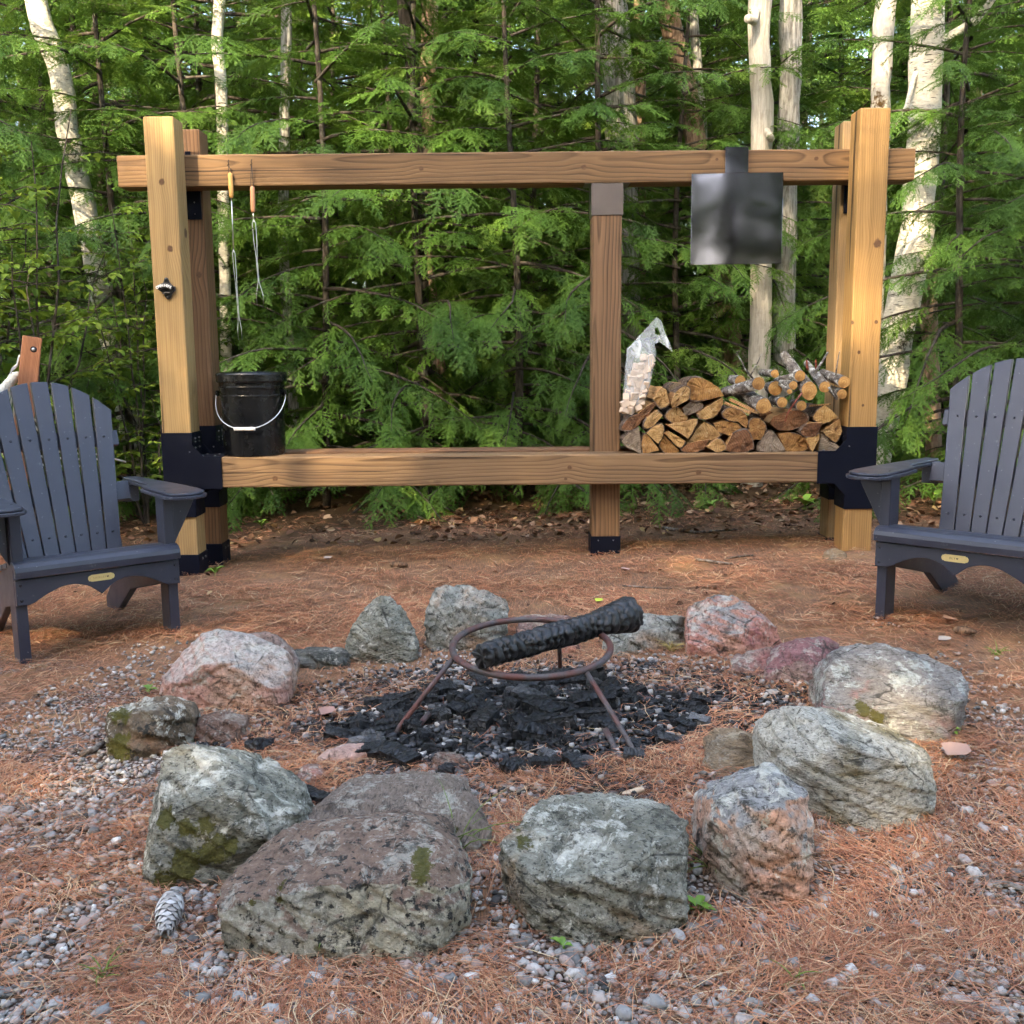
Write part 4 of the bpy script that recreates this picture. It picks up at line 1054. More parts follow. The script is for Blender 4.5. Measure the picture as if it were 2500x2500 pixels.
# ================================================================== STONES OF THE RING
def C2(c): return (200 + c[0] * 800 / 1932, 1500 + c[1] * 800 / 1932)
def C3(c): return (800 + c[0] * 1000 / 1932, 1800 + c[1] * 1000 / 1932)
def C4(c): return (1650 + c[0] * 800 / 1932, 1400 + c[1] * 800 / 1932)
def C1(c): return (800 + c[0] * 900 / 1932, 1350 + c[1] * 900 / 1932)
def hull_bm(pts):
    bm = bmesh.new()
    for p in pts: bm.verts.new(p)
    bmesh.ops.convex_hull(bm, input=bm.verts[:])
    bmesh.ops.delete(bm, geom=[v for v in bm.verts if not v.link_faces], context='VERTS')
    return bm
def rock(label, tr, base, pts, depth, mat, rough=1., vox=.0095, smooth=1, moss=(), seed=0, name='rock', facets=6):
    """pts: (x, y, d) = pixel in the enlarged view and how far (m) behind the stone's front foot that corner lies"""
    b = gnd(*tr(base)); Y0 = b.y
    def inside(x, y):
        for k in range(24):
            a = k * math.pi / 12; ux, uy = math.cos(a), math.sin(a)
            if (x * ux + y * uy) > max(px * ux + py * uy for px, py, _ in pts) - 45: return False
        return True
    pts = [(x, y, d * (.34 if inside(x, y) else .62)) for x, y, d in pts]; depth *= .75
    moss = [(x, y, d * .45, r * .66) for x, y, d, r in moss]
    W = [at(*tr((x, y)), Y0 + d) for x, y, d in pts]
    mat = rock_mat(**{**mat, 'moss': [(*(at(*tr((x, y)), Y0 + d) - b), r) for x, y, d, r in moss]})
    top = max(p.z for p in W)
    cx = sum(p.x for p in W) / len(W)
    hull = list(W)
    for p in W:
        hull.append(Vector((cx + (p.x - cx) * .97, p.y + .01, gz(p.x, p.y) - .05)))
        if p.z > b.z + .45 * (top - b.z):
            hull.append(Vector((cx + (p.x - cx) * .78, Y0 + depth * .92, b.z + (p.z - b.z) * .62)))
            hull.append(Vector((cx + (p.x - cx) * .85, Y0 + depth, b.z - .05)))
    cc = sum(hull, Vector()) / len(hull)
    bm = hull_bm([cc + (p - cc) * 1.045 - b for p in hull])
    rk = random.Random(seed * 7 + 1)
    for _ in range(facets):
        nv = Vector((rk.uniform(-1, 1), rk.uniform(-1, .5), rk.uniform(-.1, 1))).normalized()
        ds = sorted((v.co.dot(nv) for v in bm.verts)); sp = ds[-1] - ds[0]
        cut = ds[-1] - sp * rk.uniform(.03, .085)
        q = [v.co.copy() for v in bm.verts if v.co.dot(nv) <= cut]
        for e in bm.edges:
            a_, b_ = e.verts[0].co.dot(nv) - cut, e.verts[1].co.dot(nv) - cut
            if a_ * b_ < 0: q.append(e.verts[0].co.lerp(e.verts[1].co, a_ / (a_ - b_)))
        bm.free(); bm = hull_bm(q)
    me0 = bpy.data.meshes.new('r'); bm.to_mesh(me0); bm.free()
    o = bpy.data.objects.new(name, me0); COL.objects.link(o)
    md = o.modifiers.new('v', 'REMESH'); md.mode = 'VOXEL'; md.voxel_size = vox
    dg = bpy.context.evaluated_depsgraph_get(); me = bpy.data.meshes.new_from_object(o.evaluated_get(dg))
    o.modifiers.clear(); o.data = me; bpy.data.meshes.remove(me0)
    bm = bmesh.new(); bm.from_mesh(me)
    for _ in range(smooth): bmesh.ops.smooth_vert(bm, verts=bm.verts[:], factor=.5, use_axis_x=True, use_axis_y=True, use_axis_z=True)
    bm.normal_update()
    sd_ = Vector((seed * 3.1, seed * 1.7, seed))
    for v in bm.verts:
        c = v.co
        a = mn.fractal(c * 6 + sd_, .8, 2.1, 5) * .006
        r_ = -max(0., 1 - abs(mn.noise(c * 4.5 + sd_)) / .05) * .010
        cell = mn.cell(c * 14 + sd_) * .0 
        f = mn.fractal(c * 38 + sd_, .8, 2.0, 3) * .0042
        # chipped facets: quantised step across a tilted direction
        st = math.floor((c.x * .4 + c.z * .9 + .02 * mn.noise(c * 5 + sd_)) * 26) / 26 - (c.x * .4 + c.z * .9)
        v.co = c + v.normal * ((a + r_ + f) * rough + st * .16 * rough)
    for f in bm.faces: f.smooth = True
    bm.to_mesh(me); bm.free(); me.materials.clear(); me.materials.append(mat)
    o.location = b
    tag(o, label, 'rock', 'stones ringing the fire pit')
    return o
def RM(name, c1, c2, c3, **k): return dict(name=name, c1=c1, c2=c2, c3=c3, **k)
GREY = ((.15, .142, .11), (.29, .275, .22), (.42, .40, .33))
M1 = RM('rock_pink', (.50, .29, .20), (.45, .31, .24), (.56, .45, .36), patch=(.48, .26, .21), patch_lo=.52, lichen=.35, dark=.30, speck=.45, top=((.42, .38, .34), .2, 1.1))
M2 = RM('rock_pink_dull', (.26, .17, .14), (.22, .18, .155), (.32, .26, .23), lichen=.2)
M3 = RM('rock_dark_slab', (.05, .052, .046), (.13, .128, .115), (.22, .21, .18), lichen=.25, dark=.5)
M4 = RM('rock_mossy_brown', (.09, .068, .045), (.20, .145, .10), (.33, .32, .27), patch=(.24, .13, .08), patch_lo=.56, lichen=.5, dark=.65)
M5 = RM('rock_brown_flat', (.13, .075, .055), (.22, .13, .095), (.30, .24, .2), lichen=.15, dark=.45)
M6 = RM('rock_grey_mossy', *GREY, lichen=.6, dark=.42, speck=.7, strata=((1, 1, 2.2), (0, 0, 0), (0, .5, .4)))
M7 = RM('rock_purple_grey', (.30, .28, .22), (.36, .33, .27), (.44, .42, .36), lichen=.3, dark=.35, speck=.5, top=((.23, .175, .14), .40, .62, .6), strata=((2.5, 1, .8), (0, 0, 0), (0, .6, 0)))
M8 = RM('rock_red_face', (.33, .295, .215), (.40, .36, .27), (.50, .46, .37), patch=(.27, .25, .20), patch_lo=.55, lichen=.26, dark=.45, speck=.85, speck_scale=55, top=((.195, .128, .095), .42, .62, .55))
M9 = RM('rock_grey_orange', *GREY, patch=(.46, .26, .13), patch_lo=.60, lichen=.5, dark=.42, speck=.7, strata=((1, 1, 1.6), (0, 0, 0), (.3, .2, 0)))
M10 = RM('rock_pink_grey', (.40, .36, .31), (.44, .34, .28), (.52, .48, .42), patch=(.50, .27, .18), patch_lo=.47, lichen=.5, dark=.55, speck=.6, top=((.27, .26, .25), .45, .75))
M11 = RM('rock_tan_striped', (.18, .13, .085), (.34, .235, .145), (.42, .34, .24), lichen=.15, dark=.3, strata=((1, 1, 9), (0, 0, 0), (0, .15, 0)))
M12 = RM('rock_olive_boulder', (.17, .145, .085), (.29, .245, .155), (.38, .35, .28), patch=(.40, .38, .33), patch_lo=.45, lichen=.5, dark=.36, speck=.6, strata=((1, 1, 2.5), (0, 0, 0), (0, .7, 0)))
M13 = RM('rock_red_grey_slab', (.22, .20, .19), (.31, .29, .27), (.38, .40, .38), patch=(.34, .14, .13), patch_lo=.57, lichen=.4, dark=.45, lichen_col=(.40, .47, .45), top=((.25, .225, .205), .5, .75), strata=((1, 1, 5), (0, 0, 0), (.1, .1, 0)))
M14 = RM('rock_purple', (.22, .13, .13), (.30, .24, .21), (.38, .33, .29), lichen=.25, dark=.3, top=((.21, .10, .10), .3, .6))
M15 = RM('rock_red', (.38, .16, .13), (.46, .25, .18), (.32, .12, .12), patch=(.44, .24, .17), patch_lo=.52, lichen=.3, dark=.42, top=((.25, .235, .22), .55, .9))
M16 = RM('rock_grey_plain', (.165, .16, .125), (.29, .28, .23), (.38, .37, .31), lichen=.35, dark=.34, speck=.7, strata=((1, 1, 2), (0, 0, 0), (0, .6, 0)))
M17 = RM('rock_grey_rust', (.19, .195, .17), (.30, .295, .26), (.38, .37, .33), patch=(.36, .23, .15), patch_lo=.54, lichen=.3, dark=.3, speck=.6)
M18 = RM('rock_low_rust', (.22, .12, .10), (.26, .20, .17), (.33, .28, .23), patch=(.30, .10, .09), patch_lo=.52, lichen=.25)

rock('large rounded pink and grey boulder at left, nearest the left chair', C2, (1050, 566),
     [(450, 478, .16), (485, 375, .18), (575, 235, .2), (680, 125, .22), (800, 95, .24), (950, 108, .26), (1100, 168, .25), (1200, 232, .2), (1226, 330, .14), (1190, 480, .06), (1130, 552, .015), (1000, 562, 0), (700, 498, .07), (500, 492, .13),
      (650, 300, .06), (900, 300, .02), (1100, 380, .015), (560, 400, .1)], .44, M1, .7, .0065, 1, seed=1, facets=4)
rock('low pinkish stone tucked behind the pink boulder', C2, (1270, 350),
     [(960, 130, .1), (1080, 100, .12), (1180, 140, .1), (1235, 215, .05), (1300, 330, .0), (1200, 350, 0), (980, 330, .02)], .22, M2, .8, .010, 3, seed=2)
rock('flat dark grey slab right of the pink boulder', C2, (1500, 330),
     [(1225, 210, .14), (1330, 190, .15), (1540, 190, .13), (1580, 250, .03), (1570, 290, .0), (1520, 328, 0), (1370, 295, .02), (1250, 262, .06), (1400, 250, .03)], .2, M3, .9, .008, 1, seed=3)
rock('long mossy brown rock at far left of the ring', C2, (240, 872),
     [(130, 600, .12), (142, 560, .17), (250, 528, .19), (400, 502, .23), (560, 495, .26), (650, 520, .26), (645, 680, .14), (560, 742, .1), (300, 832, .01), (250, 870, 0), (190, 842, .0), (142, 760, .03), (180, 620, .05), (420, 590, .12)], .36, M4, 1.4, .0072, 0, seed=4, moss=[(210, 600, .1, .04), (215, 790, .03, .05), (690, 565, .14, .03)])
rock('low crumbly brown rock beside the mossy one', C2, (860, 780),
     [(645, 560, .12), (760, 540, .14), (900, 620, .08), (955, 662, .04), (930, 772, 0), (760, 765, .0), (650, 690, .04)], .22, M5, 1.3, .0072, 0, seed=5)
rock('big grey granite rock with green moss patches, front left', C2, (450, 1622),
     [(330, 1290, .10), (350, 1010, .22), (430, 905, .27), (560, 792, .33), (650, 770, .36), (760, 776, .37), (840, 850, .33), (885, 945, .30), (1000, 950, .31), (1100, 1000, .29), (1200, 1080, .25), (1302, 1172, .19), (1170, 1290, .12), (1000, 1400, .08), (700, 1530, .02), (450, 1622, 0), (410, 1540, .01), (330, 1400, .05),
      (640, 1130, .16), (900, 1180, .15), (1100, 1290, .11)], .55, M6, 1., .0055, 0, seed=6, moss=[(500, 1185, .16, .034), (640, 1215, .16, .03), (760, 1235, .15, .042), (820, 1290, .14, .035), (620, 1480, .04, .05), (760, 1420, .06, .045), (500, 1570, .02, .04), (900, 1370, .08, .03)])
rock('purple-grey tilted slab behind the speckled front rock', lambda c: c, (1100, 2098),
     [(700, 2040, .06), (717, 2026, .10), (780, 1968, .2), (846, 1930, .27), (925, 1914, .3), (999, 1908, .31), (1090, 1909, .30), (1121, 1924, .27), (1162, 1976, .17), (1196, 2020, .10), (1157, 2090, .01), (1090, 2085, 0), (1040, 2000, .10)], .46, M7, .8, .0055, 0, seed=7, facets=2, moss=[(1112, 2022, .1, .014), (1060, 2055, .05, .02)])
rock('speckled front rock with dark red sloping top', lambda c: c, (1010, 2350),
     [(512, 2205, .10), (560, 2179, .16), (614, 2121, .25), (668, 2067, .33), (709, 2042, .37), (860, 2005, .40), (1028, 1997, .38), (1110, 2085, .22), (1142, 2131, .15), (1050, 2232, .07), (1024, 2341, .0), (900, 2348, 0), (640, 2285, .03), (515, 2232, .07),
      (800, 2157, .12), (940, 2150, .12), (640, 2190, .12)], .55, M8, .85, .0055, 0, seed=8, facets=2, moss=[(1026, 2110, .2, .030), (690, 2180, .14, .022), (620, 2195, .1, .014)])
rock('grey front rock with orange stains and a chipped shelf, front centre', C3, (1240, 1002),
     [(818, 420, .28), (850, 362, .34), (1000, 346, .38), (1200, 312, .42), (1390, 300, .44), (1530, 335, .40), (1620, 350, .38), (1695, 405, .32), (1670, 590, .20), (1692, 720, .12), (1690, 822, .08), (1500, 885, .04), (1350, 962, .01), (1250, 1002, 0), (1180, 972, .01), (1080, 830, .06), (930, 732, .12), (882, 600, .2), (832, 500, .25),
      (1010, 640, .12), (1200, 620, .11), (1340, 720, .06), (1460, 570, .12), (1580, 560, .15)], .6, M9, 1.1, .0055, 0, seed=9, facets=4, moss=[(920, 490, .28, .030)])
rock('tall pink and grey lichened rock, front right', C4, (470, 1975),
     [(188, 1480, .14), (200, 1350, .2), (270, 1282, .24), (380, 1200, .28), (500, 1110, .32), (600, 1150, .3), (680, 1212, .27), (782, 1312, .22), (806, 1420, .18), (800, 1560, .13), (810, 1690, .09), (792, 1860, .04), (700, 1945, .01), (500, 1990, 0), (350, 1945, .01), (215, 1780, .05), (188, 1650, .09),
      (330, 1420, .12), (620, 1380, .13), (700, 1560, .07), (400, 1700, .04)], .46, M10, .85, .0055, 0, seed=10)
rock('small tan striped stone inside the ring at right', C4, (300, 1212),
     [(150, 1165, .04), (212, 1070, .10), (300, 990, .15), (400, 955, .18), (480, 990, .17), (560, 1030, .14), (645, 1132, .08), (660, 1175, .05), (520, 1200, .01), (330, 1205, 0), (200, 1216, 0)], .34, M11, .8, .0072, 0, seed=11)
rock('big smooth olive-grey boulder at right', C4, (1080, 1517),
     [(545, 990, .22), (600, 920, .28), (612, 850, .32), (700, 786, .36), (850, 790, .39), (1000, 802, .4), (1150, 860, .38), (1300, 910, .36), (1400, 970, .32), (1480, 1080, .26), (1512, 1180, .2), (1530, 1280, .14), (1512, 1362, .09), (1400, 1432, .04), (1200, 1502, .0), (1080, 1517, 0), (1000, 1482, .01), (900, 1332, .06), (800, 1232, .1), (660, 1142, .15), (600, 1032, .2),
      (820, 950, .2), (1050, 1050, .13), (1300, 1100, .13), (1150, 1250, .05)], .58, M12, .8, .0055, 0, seed=12, facets=4)
rock('flat layered red-grey slab rock at far right', C4, (1470, 1012),
     [(880, 785, .12), (900, 640, .22), (950, 530, .30), (980, 440, .38), (1100, 445, .39), (1190, 415, .42), (1300, 430, .42), (1480, 480, .38), (1620, 510, .34), (1692, 545, .29), (1720, 640, .2), (1700, 750, .12), (1630, 880, .05), (1600, 985, .01), (1470, 1012, 0), (1400, 955, .02), (1200, 885, .06), (1050, 825, .09), (905, 805, .12),
      (920, 770, .13), (1300, 812, .08), (1450, 790, .07), (1615, 690, .12)], .55, M13, 1., .010, 0, seed=13, facets=3, moss=[(1095, 790, .1, .025), (1180, 840, .08, .03)])
rock('red-brown low stone left of the purple one', C4, (450, 605),
     [(300, 570, .03), (380, 502, .09), (500, 440, .14), (590, 425, .15), (590, 560, .02), (500, 615, 0), (400, 602, 0)], .22, M18, .8, .0072, 0, seed=14)
rock('purple and grey rounded stone beside the flat slab', C4, (650, 652),
     [(520, 600, .03), (560, 520, .1), (620, 425, .16), (700, 395, .19), (830, 370, .21), (940, 380, .2), (992, 420, .16), (965, 500, .09), (925, 590, .03), (850, 632, .005), (640, 652, 0), (540, 630, 0), (700, 520, .06)], .3, M14, .7, .009, 3, seed=15)
rock('red and grey angular rock at the back right of the ring', C4, (215, 500),
     [(60, 340, .08), (75, 190, .16), (170, 150, .2), (260, 125, .22), (320, 130, .22), (450, 180, .2), (560, 250, .16), (622, 325, .11), (612, 382, .07), (560, 425, .04), (440, 445, .02), (300, 455, .01), (215, 500, 0), (160, 455, .01), (70, 390, .05), (270, 300, .05)], .38, M15, .8, .0072, 0, seed=16)
rock('grey rounded rock at the back left of the ring', C1, (300, 580),
     [(85, 480, .1), (130, 370, .13), (200, 270, .17), (270, 225, .19), (330, 230, .19), (390, 290, .16), (440, 380, .12), (476, 445, .08), (465, 525, .03), (430, 562, .0), (300, 580, 0), (180, 532, .04), (280, 330, .06), (230, 450, .04)], .32, M16, .8, .0072, 0, seed=17)
rock('upright grey rock with rusty lower half, behind the grate', C1, (650, 516),
     [(520, 330, .1), (540, 220, .14), (590, 170, .17), (750, 175, .18), (850, 215, .16), (937, 245, .14), (937, 330, .1), (905, 440, .04), (800, 495, .01), (650, 514, 0), (560, 495, .01), (515, 390, .06), (800, 290, .06), (640, 300, .06)], .34, M17, .8, .0072, 0, seed=18)
rock('low red stone seen through the iron ring', C1, (1120, 470),
     [(985, 420, .04), (1010, 335, .12), (1150, 318, .15), (1290, 320, .15), (1300, 400, .06), (1260, 460, .0), (1100, 470, 0), (1010, 460, 0)], .25, M18, .8, .0072, 0, seed=19)
rock('low flat tan rock behind the charred log end', C1, (1600, 535),
     [(1440, 450, .06), (1480, 350, .13), (1560, 318, .17), (1700, 322, .19), (1870, 330, .19), (1892, 430, .1), (1830, 455, .07), (1730, 485, .04), (1600, 535, 0), (1490, 530, 0), (1620, 420, .06)], .32, M17, .8, .0072, 0, seed=20)
rock('small bright red stone under the iron ring', C1, (1280, 525), [(1220, 500, .0), (1240, 455, .04), (1310, 450, .05), (1335, 490, .02), (1300, 525, 0), (1240, 522, 0)], .1, M15, .6, .006, 2, seed=21)
PINKS = RM('stone_pink_pale', (.46, .28, .23), (.42, .30, .25), (.55, .45, .38), lichen=.15, dark=.25, speck=.3)
rock('pale pink broken stone in the ash at left', C2, (1400, 905), [(1375, 840, .03), (1500, 790, .06), (1620, 757, .08), (1700, 770, .07), (1718, 820, .03), (1600, 890, .0), (1400, 910, 0)], .14, PINKS, .8, .007, 1, seed=22)
rock('dull red stone with charcoal on it, left in the ash', C2, (1350, 1010), [(1260, 960, .03), (1290, 905, .07), (1370, 890, .08), (1430, 930, .04), (1400, 1000, 0), (1290, 1000, 0)], .12, M18, .8, .007, 1, seed=23)
rock('brick-shaped scorched stone at the front of the ash', C1, (640, 1142), [(545, 1120, .01), (552, 1055, .06), (660, 1052, .07), (730, 1080, .05), (735, 1118, .01), (640, 1142, 0), (570, 1135, 0)], .12, M5, .7, .007, 1, seed=24)
rock('small violet splinter stone left of the tall pink rock', C4, (225, 1300), [(185, 1275, .02), (205, 1240, .04), (235, 1225, .05), (265, 1275, .02), (230, 1302, 0)], .08, M14, .5, .006, 1, seed=25)
rock('small beige stone at the foot of the right post', lambda c: c, (2040, 1366), [(2005, 1362, .02), (2020, 1342, .06), (2045, 1338, .07), (2068, 1352, .04), (2060, 1368, 0), (2030, 1368, 0)], .14, M11, .5, .008, 3, seed=26)

# ================================================================== LOOSE GROUND COVER
ng = np.random.default_rng(11)
def fnoise(x, y, s, o=0.):
    return np.array([mn.fractal(Vector((a * s + o, b * s - o, o)), 1., 2., 3) for a, b in zip(x, y)])
def sample_ground(n, y0, y1, spread=.58, pw=1.):
    """points over the visible trapezium of ground, denser towards the viewer"""
    u = ng.random(n) ** pw; y = y0 * (y1 / y0) ** u
    x = (ng.random(n) * 2 - 1) * (spread * y + .25)
    return x, y
# pine needles: thin bent strips lying in drifts
def needles(n, y0, y1, lmin, lmax, wid, pw=1.):
    x, y = sample_ground(int(n * 1.5), y0, y1, .58, pw)
    d = fnoise(x, y, 2.6, 3.) + .5 * fnoise(x, y, 9, 7.)
    e = ((x - FIRE.x) / .5) ** 2 + ((y - FIRE.y) / .33) ** 2
    gd = fnoise(x, y, 2.1, 5.) * .8 + np.where(y < 2.1, .28, 0) + np.where((x < -.75) & (y < 3.0), .34, 0)
    keep = (d + ng.normal(0, .35, len(x)) - np.clip(gd, 0, .6) * 1.0 > -.28) & ((e > 1.) | (ng.random(len(x)) < .06))
    x, y = x[keep][:n], y[keep][:n]; n = len(x)
    flow = fnoise(x, y, 1.3, 1.) * 3.0
    a = np.where(ng.random(n) < .55, flow + ng.normal(0, .5, n), ng.random(n) * math.pi * 2)
    Lh = ng.uniform(lmin, lmax, n) / 2
    bend = ng.normal(0, .22, n)
    w = wid * ng.uniform(.7, 1.3, n)
    z = gzv(x, y) + .006 + ng.random(n) ** 2 * .012
    tilt = ng.normal(0, .07, n)
    ca, sa = np.cos(a), np.sin(a)
    V = np.zeros((n, 6, 3)); T = np.zeros((n, 4, 3), np.int64)
    for j, t in enumerate((-1, 0, 1)):
        off = bend * Lh * (1 - t * t)
        cx = x + ca * Lh * t - sa * off; cyy = y + sa * Lh * t + ca * off; cz = z + tilt * Lh * t + (1 - t * t) * .004
        ww = w * (1 if t == 0 else .55)
        V[:, j * 2, 0] = cx - sa * ww / 2; V[:, j * 2, 1] = cyy + ca * ww / 2; V[:, j * 2, 2] = cz
        V[:, j * 2 + 1, 0] = cx + sa * ww / 2; V[:, j * 2 + 1, 1] = cyy - ca * ww / 2; V[:, j * 2 + 1, 2] = cz + ww * .25
    b = np.arange(n) * 6
    for q, (i, j, k) in enumerate(((0, 1, 3), (0, 3, 2), (2, 3, 5), (2, 5, 4))): T[:, q] = np.stack([b + i, b + j, b + k], 1)
    return V.reshape(-1, 3), T.reshape(-1, 3)
def needle_mat():
    g = G('dry_pine_needles'); r = g.island()
    c = g.ramp(r, [(0, (.14, .05, .03)), (.25, (.34, .125, .065)), (.6, (.50, .205, .105)), (.85, (.58, .31, .17)), (1, (.60, .46, .28))])
    return g.fin(c, .65, spec=.3)
NM = needle_mat()
V, T = join_np([needles(46000, 1.30, 2.6, .05, .115, .0013), needles(52000, 2.3, 4.6, .045, .10, .0016), needles(30000, 3.6, 6.6, .05, .10, .0027)])
o = link('pine_needles', tri_mesh('pine_needles', V, T), NM); tag(o, 'rusty orange fallen pine needles covering the clearing', 'pine needles', kind='stuff')

# gravel: rounded pebbles in drifts
def ico(sub):
    bm = bmesh.new(); bmesh.ops.create_icosphere(bm, subdivisions=sub, radius=1.)
    V = np.array([v.co[:] for v in bm.verts]); T = np.array([[v.index for v in f.verts] for f in bm.faces]); bm.free(); return V, T
IC1, IC2 = ico(1), ico(2)
def pebbles(n, y0, y1, r0, r1, base, thr, far=False):
    x, y = sample_ground(n * 5, y0, y1, .58)
    d = fnoise(x, y, 2.1, 5.) * .8 + .5 * fnoise(x, y, 7, 2.)
    e = np.sqrt(((x - .0) / 1.05) ** 2 + ((y - 2.7) / .95) ** 2)
    inner = np.sqrt(((x - FIRE.x) / .6) ** 2 + ((y - FIRE.y) / .42) ** 2)
    bias = np.where(y < 2.1, .28, 0) + np.where((x < -.75) & (y < 3.0), .34, 0) + np.where((x > .9) & (y < 2.5), .12, 0) - np.clip((y - 3.2) * 1.1, 0, 3) - np.where(inner < .9, .5, 0)
    bias = bias - np.where((x > .45) & (y < 1.65), .35, 0)
    keep = d + bias + ng.normal(0, .10, len(x)) > thr
    x, y = x[keep][:n], y[keep][:n]; n = len(x)
    Vb, Tb = base; m = len(Vb)
    r = r0 + (r1 - r0) * ng.random(n) ** 2.6
    sc_ = np.stack([r * ng.uniform(.85, 1.35, n), r * ng.uniform(.8, 1.1, n), r * ng.uniform(.55, .85, n)], 1)
    a = ng.random(n) * 6.283; ti = ng.normal(0, .35, n)
    nz = 1 + .16 * ng.standard_normal((n, m))
    P = Vb[None] * nz[..., None] * sc_[:, None]
    X = P[..., 0] * np.cos(ti)[:, None] + P[..., 2] * np.sin(ti)[:, None]; Z = -P[..., 0] * np.sin(ti)[:, None] + P[..., 2] * np.cos(ti)[:, None]; Y = P[..., 1]
    X2 = X * np.cos(a)[:, None] - Y * np.sin(a)[:, None]; Y2 = X * np.sin(a)[:, None] + Y * np.cos(a)[:, None]
    z0 = gzv(x, y) + sc_[:, 2] * ng.uniform(.1, .8, n) + .003
    V = np.stack([X2 + x[:, None], Y2 + y[:, None], Z + z0[:, None]], -1).reshape(-1, 3)
    T = (Tb[None] + (np.arange(n) * m)[:, None, None]).reshape(-1, 3)
    return V, T
def pebble_mat():
    g = G('pebble'); r = g.island(); v = g.pos()
    c = g.ramp(r, [(0, (.035, .035, .036)), (.06, (.11, .105, .10)), (.3, (.25, .235, .22)), (.55, (.37, .35, .33)), (.72, (.33, .235, .20)), (.88, (.44, .40, .365)), (1, (.60, .58, .55))])
    c = g.mix(g.math('MULTIPLY', g.step(g.noise(v, 170, 4, .7), .5, .65), .45), c, (.13, .115, .105))
    return g.fin(c, .75, g.bump(g.noise(v, 300, 3), .4, .002), spec=.3)
V, T = join_np([pebbles(3600, 1.30, 2.35, .005, .0138, IC2, -.18), pebbles(7500, 2.1, 3.7, .004, .010, IC1, -.06), pebbles(15000, 1.3, 2.5, .0028, .0070, IC1, -.28)])
o = link('gravel', tri_mesh('gravel', V, T, True), pebble_mat()); tag(o, 'pale grey and pinkish gravel scattered round the stones', 'gravel', kind='stuff')

# dead leaves along the edge of the wood
def leaf_np(l, w_, curl, fold):
    pts = np.array([(0, 0, 0), (.3, .5, fold), (.68, .42, fold * .8), (1, 0, 0), (.68, -.42, fold * .8), (.3, -.5, fold), (.5, 0, -.02)])
    V = pts * np.array([l, w_, l]); V[:, 2] += curl * l * (pts[:, 0] - .5) ** 2
    return V, np.array([(0, 6, 1), (1, 6, 2), (2, 6, 3), (3, 6, 4), (4, 6, 5), (5, 6, 0)])
parts = []
for k in range(2600):
    y = ng.uniform(5.45, 7.6) if k > 130 else ng.uniform(3.6, 5.6); x = ng.uniform(-.6, .6) * y
    if k % 3 == 0: x = ng.uniform(-.1, .6) * y
    l = ng.uniform(.025, .06) * (.6 if k <= 130 else 1); V, T = leaf_np(l, l * ng.uniform(.5, .9), ng.uniform(-.5, .9), ng.uniform(-.1, .35))
    a, t, q = ng.uniform(0, 6.28), ng.normal(0, .35), ng.normal(0, .35)
    Rm = np.array(Matrix.Rotation(a, 3, 'Z') @ Matrix.Rotation(t, 3, 'X') @ Matrix.Rotation(q, 3, 'Y'))
    parts.append((V @ Rm.T + np.array([x, y, gz(x, y) + .012]), T))
def litter_mat():
    g = G('dead_leaf'); r = g.island()
    c = g.ramp(r, [(0, (.06, .03, .018)), (.4, (.16, .08, .045)), (.7, (.26, .15, .09)), (.9, (.36, .25, .17)), (1, (.45, .30, .12))])
    return g.fin(c, .8, spec=.2)
LIT = litter_mat()
V, T = join_np(parts)
o = link('leaf_litter', tri_mesh('leaf_litter', V, T), LIT); tag(o, 'brown dead leaves lying along the edge of the wood', 'leaf litter', kind='stuff')

# ================================================================== SMALL THINGS ON THE GROUND
def cone_obj(px, length, rad, cols, label, yaw, lay=True):
    g = G('pine_cone_scale'); r = g.island(); c = g.ramp(r, [(0, cols[0]), (.6, cols[1]), (1, cols[2])]); mat = g.fin(c, .75, spec=.25)
    p = gnd(*px); parts = []
    n = 78; core = lathe_np([(.001, -.48 * length), (rad * .45, -.3 * length), (rad * .5, 0), (rad * .3, .35 * length), (.001, .5 * length)], 10)
    parts.append(core)
    for i in range(n):
        t = i / (n - 1); z = (-.46 + .94 * t) * length; R_ = rad * (math.sin(math.pi * (.14 + .80 * t)) ** .7) * (1 - .25 * t)
        a = i * 2.39996
        sl = rad * .85 * (1 - .45 * t); sw = rad * .42 * (1 - .35 * t)
        q = np.array([(-sl * .5, -sw * .5, 0), (-sl * .5, sw * .5, 0), (0, sw, sw * .35), (sl * .35, sw * .8, sw * .9), (sl * .42, 0, sw * 1.25), (sl * .35, -sw * .8, sw * .9), (0, -sw, sw * .35), (sl * .1, 0, -sw * .1), (sl * .34, 0, sw * .55)])
        tr = np.array([(0, 1, 7), (1, 2, 7), (2, 3, 7), (3, 4, 8), (4, 5, 8), (5, 6, 7), (6, 0, 7), (3, 8, 7), (8, 5, 7)])
        el = .55 + .5 * t
        Rm = np.array(Matrix.Rotation(a, 3, 'Z') @ Matrix.Rotation(-el * .55, 3, 'Y'))
        V = q @ Rm.T + np.array([math.cos(a) * R_ * .62, math.sin(a) * R_ * .62, z])
        parts.append((V, tr))
    V, T = join_np(parts)
    o = link('pine_cone', tri_mesh('pine_cone', V, T), mat, None, (p.x, p.y, p.z + rad * .75), (math.radians(90 if lay else 60), 0, yaw))
    return tag(o, label, 'pine cone')
cone_obj((415, 2262), .125, .036, ((.24, .21, .19), (.46, .42, .39), (.64, .60, .57)), 'big pale grey open pine cone in front of the mossy granite rock', math.radians(12))
cone_obj((972, 1388), .085, .025, ((.05, .03, .02), (.13, .075, .045), (.24, .14, .08)), 'brown pine cone on the needles behind the ring', math.radians(80))
cone_obj((2352, 1552), .07, .024, ((.05, .03, .02), (.13, .075, .045), (.24, .14, .08)), 'dark brown pine cone under the right chair side', math.radians(60))
